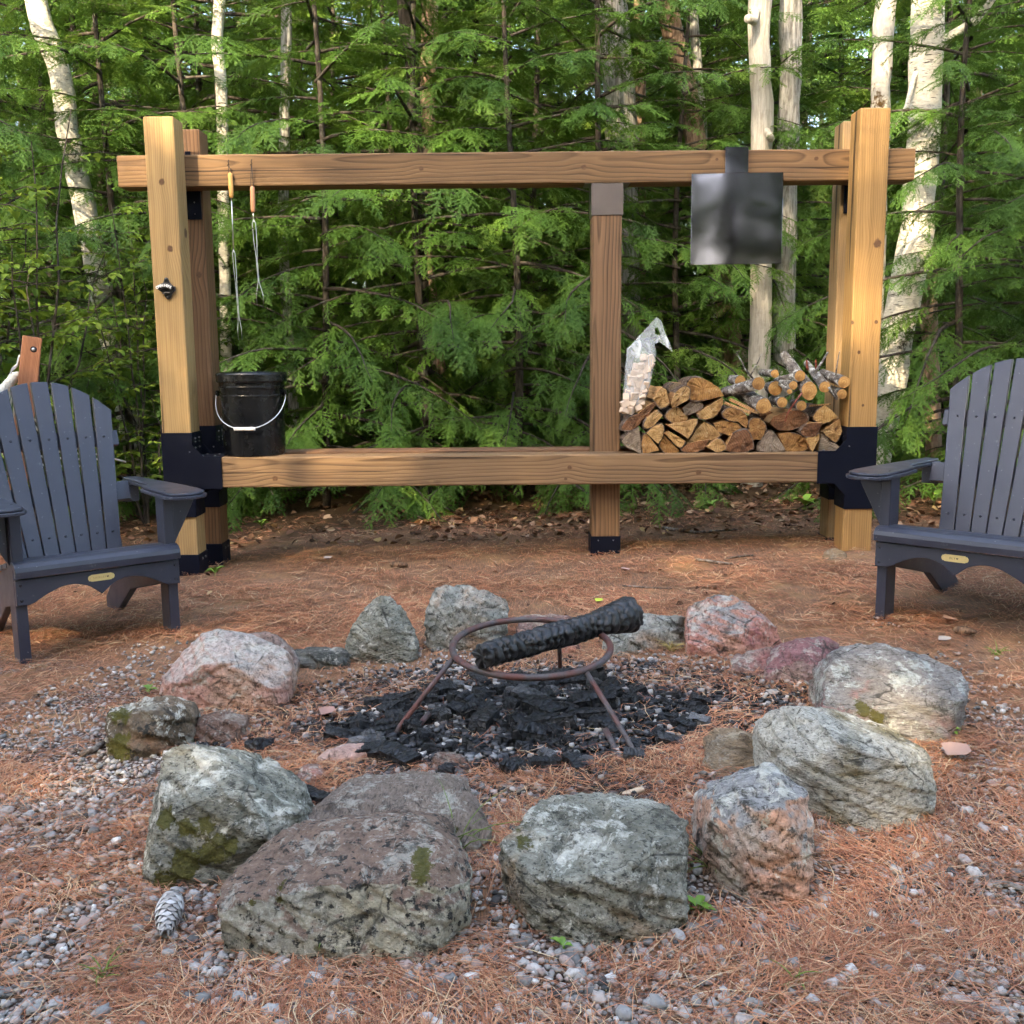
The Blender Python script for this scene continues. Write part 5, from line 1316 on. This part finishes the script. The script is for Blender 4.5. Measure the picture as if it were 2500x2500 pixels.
STICK = bark_mat('stick_bark', (.07, .05, .04), (.20, .155, .12), (.38, .36, .33), .5)
def stick(pts, r, label):
    P = [gnd(*p) for p in pts]; b = P[0]
    P2 = [p - b + Vector((0, 0, r * .7 + random.uniform(0, .004))) for p in P]
    Q = []
    for i in range(len(P2) - 1):
        for t in (0, .33, .66): Q.append(P2[i].lerp(P2[i + 1], t) + Vector((random.uniform(-1, 1), random.uniform(-1, 1), 0)) * r * .6)
    Q.append(P2[-1])
    o = tube('stick', Q, [r * random.uniform(.8, 1.1) * (1 - .35 * i / len(Q)) for i in range(len(Q))], STICK, None, 7, loc=b)
    return tag(o, label, 'stick', 'fallen sticks')
stick([(270, 2310), (285, 2280), (300, 2250)], .006, 'short pale grey stick left of the grey pine cone')
stick([(215, 2410), (260, 2425), (340, 2428), (430, 2430)], .006, 'long dark stick near the bottom left corner')
stick([(285, 2498), (320, 2480), (348, 2462)], .007, 'dark stick stub at the bottom edge on the left')
stick([(2395, 2155), (2420, 2165), (2460, 2172), (2500, 2180)], .008, 'grey forked stick near the right edge')
stick([(2422, 2160), (2440, 2148), (2458, 2145)], .005, 'short side stick lying on the grey one at right')
stick([(2375, 1990), (2358, 1955), (2365, 1935), (2395, 1922), (2420, 1918)], .004, 'thin hooked twig on the needles right of the olive boulder')
stick([(1620, 1293), (1700, 1303), (1800, 1298)], .010, 'mossy dark stick lying under the bench near the leaf litter')
stick([(1765, 1368), (1800, 1362), (1838, 1359)], .006, 'thin grey stick on the sand in front of the bench')
stick([(1700, 1370), (1740, 1376), (1790, 1382)], .008, 'brown bark strip stick left of the thin grey stick')
stick([(1520, 1432), (1580, 1436), (1640, 1440)], .004, 'pale straw-thin stick behind the ring')
stick([(205, 1850), (235, 1835), (255, 1818)], .010, 'reddish bark piece left of the mossy brown rock')
def chip(px, size, label, col, rotz=.2, dz=0., Y=None):
    p = gnd(*px) if Y is None else at(px[0], px[1], Y)
    o = bm_obj('wood_chip', bm_box(-size[0] / 2, size[0] / 2, -size[1] / 2, size[1] / 2, -size[2] / 2, size[2] / 2, .002), plain('chip_wood', col, .8, 0, .2, .25, .4, 60), None, (p.x, p.y, p.z + size[2] / 2 + dz), (random.uniform(-.15, .15), random.uniform(-.15, .15), rotz))
    return tag(o, label, 'wood chip')
chip((1362, 1862), (.05, .022, .012), 'bright orange wood chip at the front of the ash heap', (.50, .28, .12), -.6)
chip((1330, 1545), (.04, .015, .006), 'pale splinter beside the small red stone behind the grate', (.55, .42, .30), .3)
chip((1545, 1937), (.055, .016, .008), 'pale broken splinter behind the grey front rock', (.62, .50, .36), .35)
chip((1345, 1893), (.05, .010, .004), 'thin yellow splinter at the front edge of the ash', (.55, .40, .22), .15)
chip((587, 1989), (.026, .022, .014), 'square striped chip with burnt end lying on the mossy granite rock', (.52, .36, .22), .1, 0., 2.16)
# fallen leaves that can be told apart
def leaf_thing(px, l, label, col, yaw, curl=.6):
    V, T = leaf_np(l, l * .8, curl, .22); p = gnd(*px)
    o = link('fallen_leaf', tri_mesh('fallen_leaf', V, T), plain('leaf_colour', col, .7, 0, .25, .2), None, (p.x, p.y, p.z + .016), (.1, -.1, yaw))
    return tag(o, label, 'leaf', 'single fallen leaves')
leaf_thing((2310, 1870), .085, 'large tan fallen leaf right of the olive boulder', (.36, .22, .17), .6)
leaf_thing((2330, 1535), .06, 'curled tan leaf beside the dark cone at right', (.33, .19, .13), 1.9, 1.2)
leaf_thing((2290, 1578), .05, 'pale leaf lying between the right chair and slab rock', (.36, .30, .25), .2)
leaf_thing((1455, 1482), .045, 'yellow-green leaf lying behind the charred log', (.42, .48, .06), .9)
leaf_thing((790, 1375), .05, 'pale crumpled leaf on the moss near the left post', (.5, .4, .36), .4, 1.)
leaf_thing((1535, 1405), .05, 'small pinkish leaf on the needles below the centre post', (.40, .26, .22), 2.2, .9)
leaf_thing((785, 1765), .06, 'reddish leaf on the gravel beside the ash', (.36, .20, .16), 1.1, .6)
# seedlings and grass tufts
GRN = plain('seedling_green', (.13, .24, .03), .5, 0, .4, .25); GRS = plain('grass_green', (.14, .20, .035), .55, 0, .35, .35); STRAW = plain('grass_straw', (.40, .33, .13), .7, 0, .3, .25)
def seedling(px, n, l, label, mat=GRN):
    p = gnd(*px); e = empty('seedling', p, label, 'seedling')
    tube('stem', [(0, 0, -.01), (0, 0, l * .4), (.002, 0, l * .7)], .0018, mat, e, 6)
    for k in range(n):
        V, T = leaf_np(l * random.uniform(.8, 1.2), l * random.uniform(.5, .65), -.5, .18)
        link('leaf', tri_mesh('leaf', V, T, True), mat, e, (0, 0, l * random.uniform(.35, .75)), (0, random.uniform(-.6, -.1), k * 6.283 / n + random.uniform(-.4, .4)))
    return e
YEL = plain('seedling_yellow', (.42, .42, .05), .5, 0, .4, .25)
seedling((1703, 2235), 5, .032, 'bright green seedling at the right foot of the grey front rock')
seedling((1375, 2328), 4, .022, 'small green sprout in the gravel below the grey front rock')
seedling((1598, 2262), 6, .026, 'yellow-green sprout under the front edge of the grey rock', YEL)
seedling((2318, 1805), 5, .03, 'tiny green sprout between olive boulder and slab rock')
seedling((1992, 1935), 4, .022, 'pale green sprout between the pink and olive rocks')
seedling((365, 1696), 4, .03, 'bright green leaf sprout beside the mossy brown rock')
seedling((525, 1410), 5, .05, 'green seedling at the foot of the left post')
seedling((1965, 1245), 6, .085, 'leafy green seedling under the right end of the bench')
seedling((1945, 1205), 2, .13, 'broad single green leaf under the right end of the bench')
seedling((1735, 1250), 5, .06, 'green seedling in the leaf litter below the firewood')
seedling((2280, 1235), 6, .09, 'green broadleaf seedling between right post and chair back')
seedling((640, 1290), 5, .06, 'green seedling in the moss right of the left post')
def grass(px, n, l, label, mat, lean=None, spread=.5):
    p = gnd(*px); parts = []; r = random.Random(px[0])
    for k in range(n):
        a = r.uniform(0, 6.283) if lean is None else lean + r.gauss(0, spread); ll = l * r.uniform(.5, 1.1); up = r.uniform(.5, 1.4); w_ = .0016
        pts = []
        for q in range(6):
            t = q / 5; rr = ll * t * (.35 + .5 * t); z = ll * up * (t - .55 * t * t)
            pts.append((math.cos(a) * rr + r.uniform(-.001, .001), math.sin(a) * rr, z))
        V, T = tube_np(pts, [w_, w_, w_ * .9, w_ * .7, w_ * .5, w_ * .15], 4)
        parts.append((V + np.array([r.gauss(0, .006), r.gauss(0, .006), 0]), T))
    V, T = join_np(parts)
    o = link('grass_tuft', tri_mesh('grass_tuft', V, T, True), mat, None, p); return tag(o, label, 'grass')
grass((1110, 2085), 12, .20, 'long green grass blades between the two big front rocks', GRS)
grass((1735, 2130), 12, .15, 'green grass blades between the grey and pink front rocks', GRS)
grass((1640, 1590), 26, .07, 'straw-yellow grass tuft beside the red rock at the back', STRAW)
grass((250, 2395), 14, .06, 'small green tuft by the long dark stick at bottom left', GRS)
grass((795, 2330), 14, .07, 'dark green tuft at the foot of the speckled front rock', GRS)
grass((1940, 2410), 8, .06, 'sparse green tuft on the bare ground at bottom right', GRS)
grass((2430, 1600), 14, .06, 'thin green tuft under the right chair', GRS)

# ================================================================== FOREST
fr = np.random.default_rng(5)
def spray_np(L, nl=.0145, step=.0060):
    """flat hemlock spray: a drooping axis with side twigs, every twig lined with needles; returns V, T, tone"""
    tw = [(np.array([0., 0.]), np.array([1., 0.]), L)]
    t = .06; side = 1
    while t < .95:
        l = L * .46 * (math.sin(math.pi * min(1, t * .75 + .18)) ** .8) * (1 - .55 * t) * fr.uniform(.6, 1.15)
        an = side * fr.uniform(.65, 1.0)
        tw.append((np.array([t * L, 0.]), np.array([math.cos(an), math.sin(an)]), l))
        side = -side; t += fr.uniform(.013, .022) / L
    V = []; tone = []
    for o, d, l in tw:
        k = max(2, int(l / step)); s = (np.arange(k) + .5) / k * l
        nrm = np.array([-d[1], d[0]])
        curve = fr.normal(0, .12)
        base = o + s[:, None] * d + (curve * s ** 2 / max(l, .01))[:, None] * nrm
        for sd_ in (-1, 1):
            an = fr.uniform(.9, 1.25, k)
            nd = np.cos(an)[:, None] * d + (sd_ * np.sin(an))[:, None] * nrm
            ln = nl * fr.uniform(.65, 1.1, k) * np.clip(1.25 - .6 * s / l, .4, 1)
            w_ = step * .46
            a = np.concatenate([base - d * w_, fr.normal(0, .001, (k, 1))], 1); b = np.concatenate([base + d * w_, fr.normal(0, .001, (k, 1))], 1)
            c = np.concatenate([base + nd * ln[:, None], fr.normal(0, .004, (k, 1))], 1)
            V.append(np.stack([a, b, c], 1)); tone.append(np.repeat((np.hypot(base[:, 0] - L * .4, base[:, 1]) / L)[:, None], 3, 1))
        e = o + l * d + curve * l * nrm; w2 = .0011
        q = np.array([[*(o - nrm * w2), 0], [*(o + nrm * w2), 0], [*(e), 0]]); V.append(q[None]); tone.append(np.full((1, 3), .2))
    V = np.concatenate(V).reshape(-1, 3); tone = np.concatenate(tone).ravel()
    V[:, 2] += -.55 * V[:, 0] ** 2 / L * .6 - .5 * V[:, 1] ** 2 / L
    return V, tone
SPR = [spray_np(l) for l in (.15, .18, .21, .25, .28, .22, .17, .31)]
def rotm(yaw, pitch, roll):
    return np.array(Matrix.Rotation(yaw, 3, 'Z') @ Matrix.Rotation(-pitch, 3, 'Y') @ Matrix.Rotation(roll, 3, 'X'))
def crown_np(H, R0, nb, zmin=.12, dens=.052):
    Vs = []; tones = []; limbs = []
    for i in range(nb):
        u = (i + fr.random()) / nb
        z = zmin + (H - zmin) * u ** 1.15
        B = max(.18, R0 * (1 - z / H) ** .75 * fr.uniform(.6, 1.1))
        az = i * 2.39996 + fr.normal(0, .3); el = fr.uniform(-.25, .15) + .35 * z / H
        n = max(3, int(B / .12)); p = np.array([0., 0., z]); pts = [p.copy()]; a = az; e = el
        for k in range(n):
            p = p + B / n * np.array([math.cos(a) * math.cos(e), math.sin(a) * math.cos(e), math.sin(e)]); pts.append(p.copy())
            a += fr.normal(0, .10); e -= fr.uniform(.02, .11)
        pts = np.array(pts)
        limbs.append(tube_np(pts, list(np.linspace(.010 * B + .003, .0015, len(pts))), 4, caps=False))
        s = B * .16; side = 1; tb = fr.random() * .35
        while s < B:
            f = s / B * n; j = min(n - 1, int(f)); q = pts[j] + (pts[j + 1] - pts[j]) * (f - j); dv = pts[j + 1] - pts[j]
            yaw = math.atan2(dv[1], dv[0]) + side * fr.uniform(.45, 1.05); pit = math.asin(max(-1, min(1, dv[2] / np.linalg.norm(dv)))) + fr.normal(-.12, .18)
            Vb, tn = SPR[fr.integers(len(SPR))]; sc_ = fr.uniform(.75, 1.25) * (1.1 - .35 * s / B) * (1 if B > .4 else .75)
            Vs.append((Vb * sc_) @ rotm(yaw, pit, fr.normal(0, .32)).T + q); tones.append(tn * .5 + tb + fr.uniform(-.1, .1)); side = -side; s += dens * fr.uniform(.7, 1.3)
        dv = pts[-1] - pts[-2]; Vb, tn = SPR[fr.integers(len(SPR))]
        Vs.append(Vb @ rotm(math.atan2(dv[1], dv[0]), math.asin(max(-1, min(1, dv[2] / np.linalg.norm(dv)))), fr.normal(0, .2)).T + pts[-2]); tones.append(tn * .5 + tb)
    V = np.concatenate(Vs); T = np.arange(len(V)).reshape(-1, 3)
    return V, T, np.concatenate(tones), join_np(limbs)
def leaf_shader(name, dark, mid, light, transl=.35):
    g = G(name)
    tone = g.n('ShaderNodeAttribute', attribute_name='tone').outputs['Fac']
    v = g.pos(); n = g.noise(v, 1.1, 3, .6)
    f = g.math('ADD', g.math('MULTIPLY', tone, .75), g.math('ADD', g.math('MULTIPLY', g.math('SUBTRACT', n, .5), .8), g.math('MULTIPLY', g.orand(), .25)), clamp=True)
    c = g.ramp(f, [(0, dark), (.45, mid), (1, light)])
    g.fin(c, .55, spec=.25)
    tr = g.n('ShaderNodeBsdfTranslucent', {'Color': g.mix(.35, c, light)})
    ms = g.n('ShaderNodeMixShader', {0: transl}); g.t.links.new(g.b.outputs[0], ms.inputs[1]); g.t.links.new(tr.outputs[0], ms.inputs[2])
    g.t.links.new(ms.outputs[0], g.out.inputs[0])
    return g.m
HEM = leaf_shader('hemlock_needles', (.030, .078, .016), (.082, .175, .026), (.22, .32, .055))
BRD = leaf_shader('broad_leaves', (.05, .10, .012), (.12, .20, .025), (.26, .34, .05), .4)
def trunk_mat(name, c1, c2, c3, amt, sc_=(1, 1, .25), birch=False, patch=None):
    g = G(name); v = g.obj()
    n = g.noise(g.mapp(v, sc_), 32, 6, .68, .3)
    c = g.mix(g.step(n, .36, .62), c1, c2)
    c = g.mix(g.math('MULTIPLY', g.step(g.noise(v, 11, 6, .72), .5, .64), amt), c, c3)
    if birch:
        b = g.noise(g.mapp(v, (1, 1, 9)), 14, 4, .6)
        c = g.mix(g.step(b, .60, .67), c, (.05, .045, .04))
        b2 = g.noise(v, 5, 6, .75)
        c = g.mix(g.step(b2, .60, .68), c, (.07, .065, .05))
    if patch:
        c = g.mix(g.step(g.noise(g.mapp(v, loc=(3, 3, 3)), 5, 5, .7), .55, .64), c, patch)
    return g.fin(c, .85, g.bump(n, .9, .02), spec=.15)
TK_HEM = trunk_mat('hemlock_trunk', (.022, .018, .015), (.07, .057, .048), (.17, .17, .155), .3)
TK_BIR = trunk_mat('birch_trunk', (.58, .54, .47), (.72, .69, .62), (.40, .37, .31), .5, (1, 1, 2), True)
TK_GRY = trunk_mat('grey_trunk', (.16, .15, .14), (.42, .41, .39), (.55, .54, .52), .3, (2, 2, .2))
TK_PAL = trunk_mat('pale_trunk', (.40, .36, .30), (.56, .52, .45), (.28, .24, .19), .35, (2, 2, .2))
TK_RED = trunk_mat('red_trunk', (.15, .09, .065), (.34, .23, .17), (.42, .36, .31), .3, (1.4, 1.4, .25))
TK_MOS = trunk_mat('mossy_pale_trunk', (.50, .46, .40), (.64, .60, .53), (.42, .38, .32), .3, (1, 1, .3), patch=(.11, .065, .025))
hem_src = []
for k, (H_, R_, nb) in enumerate(((5.2, 1.5, 84), (4.6, 1.35, 78), (5.8, 1.55, 82))):
    V, T, tn, lb = crown_np(H_, R_, nb)
    me = tri_mesh('hemlock_crown', V, T); at_ = me.attributes.new('tone', 'FLOAT', 'POINT'); at_.data.foreach_set('value', tn.astype(np.float32)); me.materials.append(HEM)
    lm = tri_mesh('hemlock_limbs', lb[0], lb[1], True); lm.materials.append(TK_HEM)
    pts = [(.03 * math.sin(z * 1.3 + k), .03 * math.cos(z * 1.7 + k), z) for z in np.linspace(-.15, H_ * .98, 16)]
    tv, tt = tube_np(pts, list(np.linspace(.028, .004, 16)), 9); tm = tri_mesh('hemlock_trunk', tv, tt, True); tm.materials.append(TK_HEM)
    hem_src.append((me, lm, tm)); print('crown tris', len(T), 'limb', len(lb[1]))
def hemlock(x, y, v, s, rz, label, group, z=None, tilt=0.):
    e = empty('hemlock_tree', (x, y, (gz(x, y) if z is None else z)), label, 'tree', group, (tilt, 0, rz)); e.scale = (s, s, s)
    for nm, me in zip(('crown', 'limbs', 'trunk'), hem_src[v]):
        o = bpy.data.objects.new(nm, me); COL.objects.link(o); o.parent = e
        if nm != 'trunk': o['kind'] = 'stuff'
    return e
NEAR = 'young hemlocks along the edge of the clearing'
near = [(-2.75, 7.3, 0, 1.15, 'young hemlock left of the left posts, behind the shrubs'), (-2.2, 7.3, 1, 1.2, 'young hemlock directly behind the left posts'), (-1.25, 7.0, 2, 1.05, 'young hemlock behind the black bucket and forks'),
        (-.62, 7.2, 0, 1.15, 'young hemlock behind the left third of the bench'), (.02, 7.0, 1, 1.15, 'young hemlock with bright boughs behind the middle of the bench'), (.62, 7.4, 2, 1.1, 'young hemlock directly behind the centre post'),
        (1.25, 7.7, 0, 1.05, 'young hemlock behind the hanging steel sheet'), (1.9, 8.0, 1, 1.1, 'young hemlock behind the branch heap and right posts'), (2.78, 6.5, 2, 1.0, 'young hemlock right of the right posts'),
        (3.3, 6.3, 0, 1.0, 'young hemlock with light boughs above the right chair'), (-3.5, 6.9, 2, 1.1, 'young hemlock at the left edge of the picture'),
        (-2.3, 8.6, 2, 1.35, 'taller hemlock close behind the leaning birch'), (-1.0, 8.7, 0, 1.35, 'taller hemlock above the left half of the beam'), (.2, 8.6, 1, 1.4, 'taller hemlock above the middle of the beam'), (1.0, 9.0, 2, 1.35, 'taller hemlock between the grey and reddish trunks'),
        (2.2, 9.2, 0, 1.35, 'taller hemlock behind the mottled and pale trunks'), (3.4, 8.4, 1, 1.4, 'taller hemlock behind the thick silvery birch'), (-3.8, 8.8, 0, 1.4, 'taller hemlock at the upper left corner')]
for i, (x, y, v, s, lab) in enumerate(near): hemlock(x, y, v, s, 1.7 * i, lab, NEAR)
FAR = 'hemlocks deeper in the wood'
r2 = random.Random(12)
for (y0, n, s0, s1, xs) in ((9.8, 9, 1.3, 1.7, 6.5), (12.5, 10, 1.7, 2.2, 9), (16.5, 11, 2.2, 3.0, 12), (22, 11, 2.6, 3.6, 16), (30, 12, 3.2, 4.4, 22), (40, 13, 4., 5.5, 30), (55, 14, 6., 8., 42), (10.9, 8, 1.5, 1.9, 6.2)):
    for k in range(n):
        x = -xs + 2 * xs * (k + .5) / n + r2.uniform(-.5, .5) * xs / n; y = y0 + r2.uniform(-1, 1) * y0 * .08
        hemlock(x, y, r2.randrange(3), r2.uniform(s0, s1), r2.uniform(0, 6.28), 'dark hemlock tree standing deeper in the wood behind the front row', FAR, -.1)
BACKG = 'unseen trees added round the clearing for shade'
ring = [(-5.2, -7.4, 3.0), (-8.4, -14.6, 3.6), (-4.2, -5.0, 2.2), (-8, 1, 2.6), (8.5, 1.5, 2.6), (-7, 5.5, 2.2), (7.5, 5.8, 2.2)]  # unseen trees added to keep direct sun off the stones and frame
for (yy, n_, s_, xw) in ((-6.5, 7, 2.9, 9), (-9.5, 7, 3.3, 10), (-13, 7, 3.6, 12)):
    for k in range(n_): ring.append((-xw - 3 + 2 * xw * k / (n_ - 1) + r2.uniform(-.6, .6), yy + r2.uniform(-.8, .8), s_ * r2.uniform(.9, 1.1)))
for k in range(10): ring.append((-27 + 6 * k + r2.uniform(-1, 1), -24 + r2.uniform(-2, 2) + .25 * abs(k - 4.5), 4.6 * r2.uniform(.9, 1.15)))  # far row added out of view to block the glow of the low sky
for k in range(5): ring.append((-15 - r2.uniform(0, 3), -14 + 7 * k, 4.)); ring.append((15 + r2.uniform(0, 3), -14 + 7 * k, 4.))
for (x, y, s) in ring:
    hemlock(x, y, r2.randrange(3), s, r2.uniform(0, 6.28), 'tall unseen hemlock added round the clearing to shade it', BACKG, -.1)

# broad-leaved shrubs and crowns
def broad_np(H, R, nst, ntw, nlf, ls):
    stems = []; Vs = []; Ts = []; tones = []; c = 0
    for i in range(nst):
        a = i * 2.4 + fr.normal(0, .3); tilt = fr.uniform(.05, .35); n = 9; pts = []; hh = H * fr.uniform(.7, 1.05)
        for q in range(n):
            t = q / (n - 1); r_ = R * tilt * 2 * t ** 1.2; pts.append(np.array([math.cos(a) * r_ + fr.normal(0, .02), math.sin(a) * r_ + fr.normal(0, .02), hh * t - .05]))
        stems.append(tube_np(pts, list(np.linspace(.012, .003, n) * H / 2.4), 6, caps=False))
        for k in range(ntw):
            t = fr.uniform(.12, 1); j = min(n - 2, int(t * (n - 1))); p0 = pts[j] + (pts[j + 1] - pts[j]) * (t * (n - 1) - j)
            b = fr.uniform(0, 6.283); tl_ = fr.uniform(.25, .6) * R; p1 = p0 + np.array([math.cos(b) * tl_, math.sin(b) * tl_, fr.uniform(-.05, .25) * tl_])
            stems.append(tube_np([p0, (p0 + p1) / 2 + np.array([0, 0, .03 * R]), p1], [.004 * H / 2.4, .003 * H / 2.4, .001 * H / 2.4], 4, caps=False))
            for m in range(nlf):
                u = .2 + .8 * m / nlf; p = p0 + (p1 - p0) * u
                l = ls * fr.uniform(.6, 1.2); V, T = leaf_np(l, l * fr.uniform(.5, .68), -.35, .14)
                yaw = b + (1 if m % 2 else -1) * fr.uniform(.4, 1.1)
                V = V @ rotm(yaw, fr.normal(-.25, .35), fr.normal(0, .35)).T + p
                Vs.append(V); Ts.append(T + c); c += len(V); tones.append(np.full(len(V), fr.uniform(.1, 1)))
    return np.concatenate(Vs), np.concatenate(Ts), np.concatenate(tones), join_np(stems)
brd_src = []
for k in range(3):
    V, T, tn, st = broad_np(2.6, .9, 6, 12, 9, .075)
    me = tri_mesh('leaves', V, T, True); a_ = me.attributes.new('tone', 'FLOAT', 'POINT'); a_.data.foreach_set('value', tn.astype(np.float32)); me.materials.append(BRD)
    sm_ = tri_mesh('stems', st[0], st[1], True); sm_.materials.append(TK_HEM); brd_src.append((me, sm_))
def shrub(x, y, v, s, rz, label, z=None):
    e = empty('leafy_shrub', (x, y, gz(x, y)), label, 'shrub', 'broad-leaved shrubs at the left edge of the clearing', (0, 0, rz)); e.scale = (s,) * 3
    for nm, me in zip(('leaves', 'stems'), brd_src[v]):
        o = bpy.data.objects.new(nm, me); COL.objects.link(o); o.parent = e; o['kind'] = 'stuff'
shrub(-2.75, 5.9, 0, .95, 0, 'yellow-green beech-like shrub behind the left chair')
shrub(-3.3, 6.3, 1, 1.1, 1, 'broad-leaved shrub at the left picture edge')
shrub(-2.35, 6.5, 2, .75, 2, 'lower leafy shrub left of the left front post')
shrub(-1.95, 6.1, 1, .38, 3, 'small leafy shrub at the foot of the left posts')
shrub(-3.9, 5.6, 2, 1.1, 4, 'leafy shrub partly cut off by the left picture edge')

# trunks that show between the boughs
def tall_tree(name, label, pts, Y, wpx, mat, top=8.5, crown=1, stub=None):
    """pts: pixels along the trunk's middle; it is carried on to the ground and up to its crown above the picture"""
    P = [at(px, py, Y) for px, py in pts]; P.sort(key=lambda p: p.z)
    lo, hi = P[0], P[-1]
    d0 = (P[1] - P[0]).normalized(); d1 = (P[-1] - P[-2]).normalized()
    g0 = lo - d0 * ((lo.z + .1) / max(.3, d0.z)); g0.y = Y
    tp = hi + d1 * ((top - hi.z) / max(.3, d1.z))
    path = [g0] + P + [hi.lerp(tp, .4), tp]
    fine = []
    for i in range(len(path) - 1):
        n = max(2, int((path[i + 1] - path[i]).length / .12))
        for k in range(n): fine.append(path[i].lerp(path[i + 1], k / n))
    fine.append(path[-1])
    r = wpx / 2500 * Y / 2
    e = empty(name, g0, label, 'tree')
    V, T = tube_np([p - g0 for p in fine], [r * (1.18 - .25 * i / len(fine)) for i in range(len(fine))], 20)
    nV = len(V)
    for i in range(nV):
        v = Vector(V[i]); V[i, :2] += np.array([mn.noise(v * 5), mn.noise(v * 5 + Vector((9, 9, 9)))]) * r * .22 + np.array([mn.noise(v * 22), mn.noise(v * 22 + Vector((3, 9, 9)))]) * r * .09
    link('trunk', tri_mesh('trunk', V, T, True), mat, e)
    if crown is not None:
        me, st = brd_src[crown]
        for nm, m_ in (('crown', me), ('limbs', st)):
            o = bpy.data.objects.new(nm, m_); COL.objects.link(o); o.parent = e; o.location = tp - g0 - Vector((0, 0, 3.2)); o.scale = (1.7, 1.7, 1.6); o['kind'] = 'stuff'
    if stub:
        for (a, b, wd) in stub:
            p0, p1 = at(*a, Y), at(*b, Y - .2)
            tube('bough', [p0 - g0, p0.lerp(p1, .33) - g0 + Vector((0, 0, .03)), p0.lerp(p1, .66) - g0 + Vector((.02, 0, -.02)), p1 - g0], [wd / 2500 * Y / 2, wd / 2500 * Y / 2 * .9, wd / 2500 * Y / 2 * .8, wd / 2500 * Y / 2 * .7], mat, e, 10)
    return e
tall_tree('birch_tree', 'leaning white birch at upper left', [(88, 0), (105, 70), (140, 150), (155, 230), (165, 320), (190, 430), (225, 600)], 7.4, 46, TK_BIR)
tall_tree('birch_tree', 'slender white birch just right of the left posts', [(535, 0), (530, 110), (541, 200), (544, 370)], 7.3, 24, TK_BIR)
tall_tree('dark_trunk_tree', 'dark slim trunk above the beam, left of the bright boughs', [(990, 40), (1008, 180), (1016, 380)], 7.6, 30, TK_HEM, crown=None)
tall_tree('furrowed_tree', 'grey furrowed trunk above the centre post', [(1492, 0), (1505, 150), (1518, 260), (1520, 380)], 8.0, 68, TK_GRY)
tall_tree('slim_tree', 'slim sunlit trunk right of the grey furrowed one', [(1556, 30), (1558, 120), (1558, 250)], 9.5, 32, TK_RED)
tall_tree('reddish_tree', 'reddish slanting trunk between centre post and steel sheet', [(1625, 0), (1645, 90), (1672, 200), (1705, 380)], 8.2, 44, TK_RED)
tall_tree('pale_tree', 'smooth pale trunk rising behind the steel sheet', [(1856, 0), (1852, 100), (1862, 250), (1858, 380), (1858, 800), (1852, 900)], 7.3, 46, TK_PAL, stub=[((1850, 40), (1825, 45), 26), ((1868, 335), (1880, 330), 20)])
tall_tree('mottled_tree', 'mottled grey trunk just right of the smooth pale one', [(1930, 0), (1932, 150), (1925, 300), (1920, 500), (1915, 800)], 7.7, 46, TK_GRY)
tall_tree('mossy_tree', 'pale trunk with brown moss above the right posts', [(2163, 0), (2155, 120), (2150, 260)], 7.5, 42, TK_MOS)
tall_tree('birch_tree', 'thick silvery birch right of the right posts', [(2268, 0), (2262, 150), (2258, 300), (2248, 430), (2240, 560), (2225, 640)], 7.0, 68, TK_BIR, stub=[((2255, 165), (2440, -25), 24), ((2255, 150), (2180, 310), 14)])
tall_tree('slim_tree', 'thin grey trunk behind the roasting forks', [(692, 480), (690, 600), (698, 720)], 7.9, 22, TK_GRY)
tall_tree('slim_tree', 'reddish trunk showing below the beam left of centre', [(1035, 520), (1032, 620), (1050, 760)], 8.4, 36, TK_RED)
tall_tree('slim_tree', 'thin pale trunk between bag and branch heap', [(1752, 820), (1758, 900), (1765, 960)], 8.3, 20, TK_GRY)
tall_tree('slim_tree', 'grey trunk in the shade right of the right post', [(2278, 1080), (2280, 1150), (2282, 1220)], 7.4, 34, TK_RED)
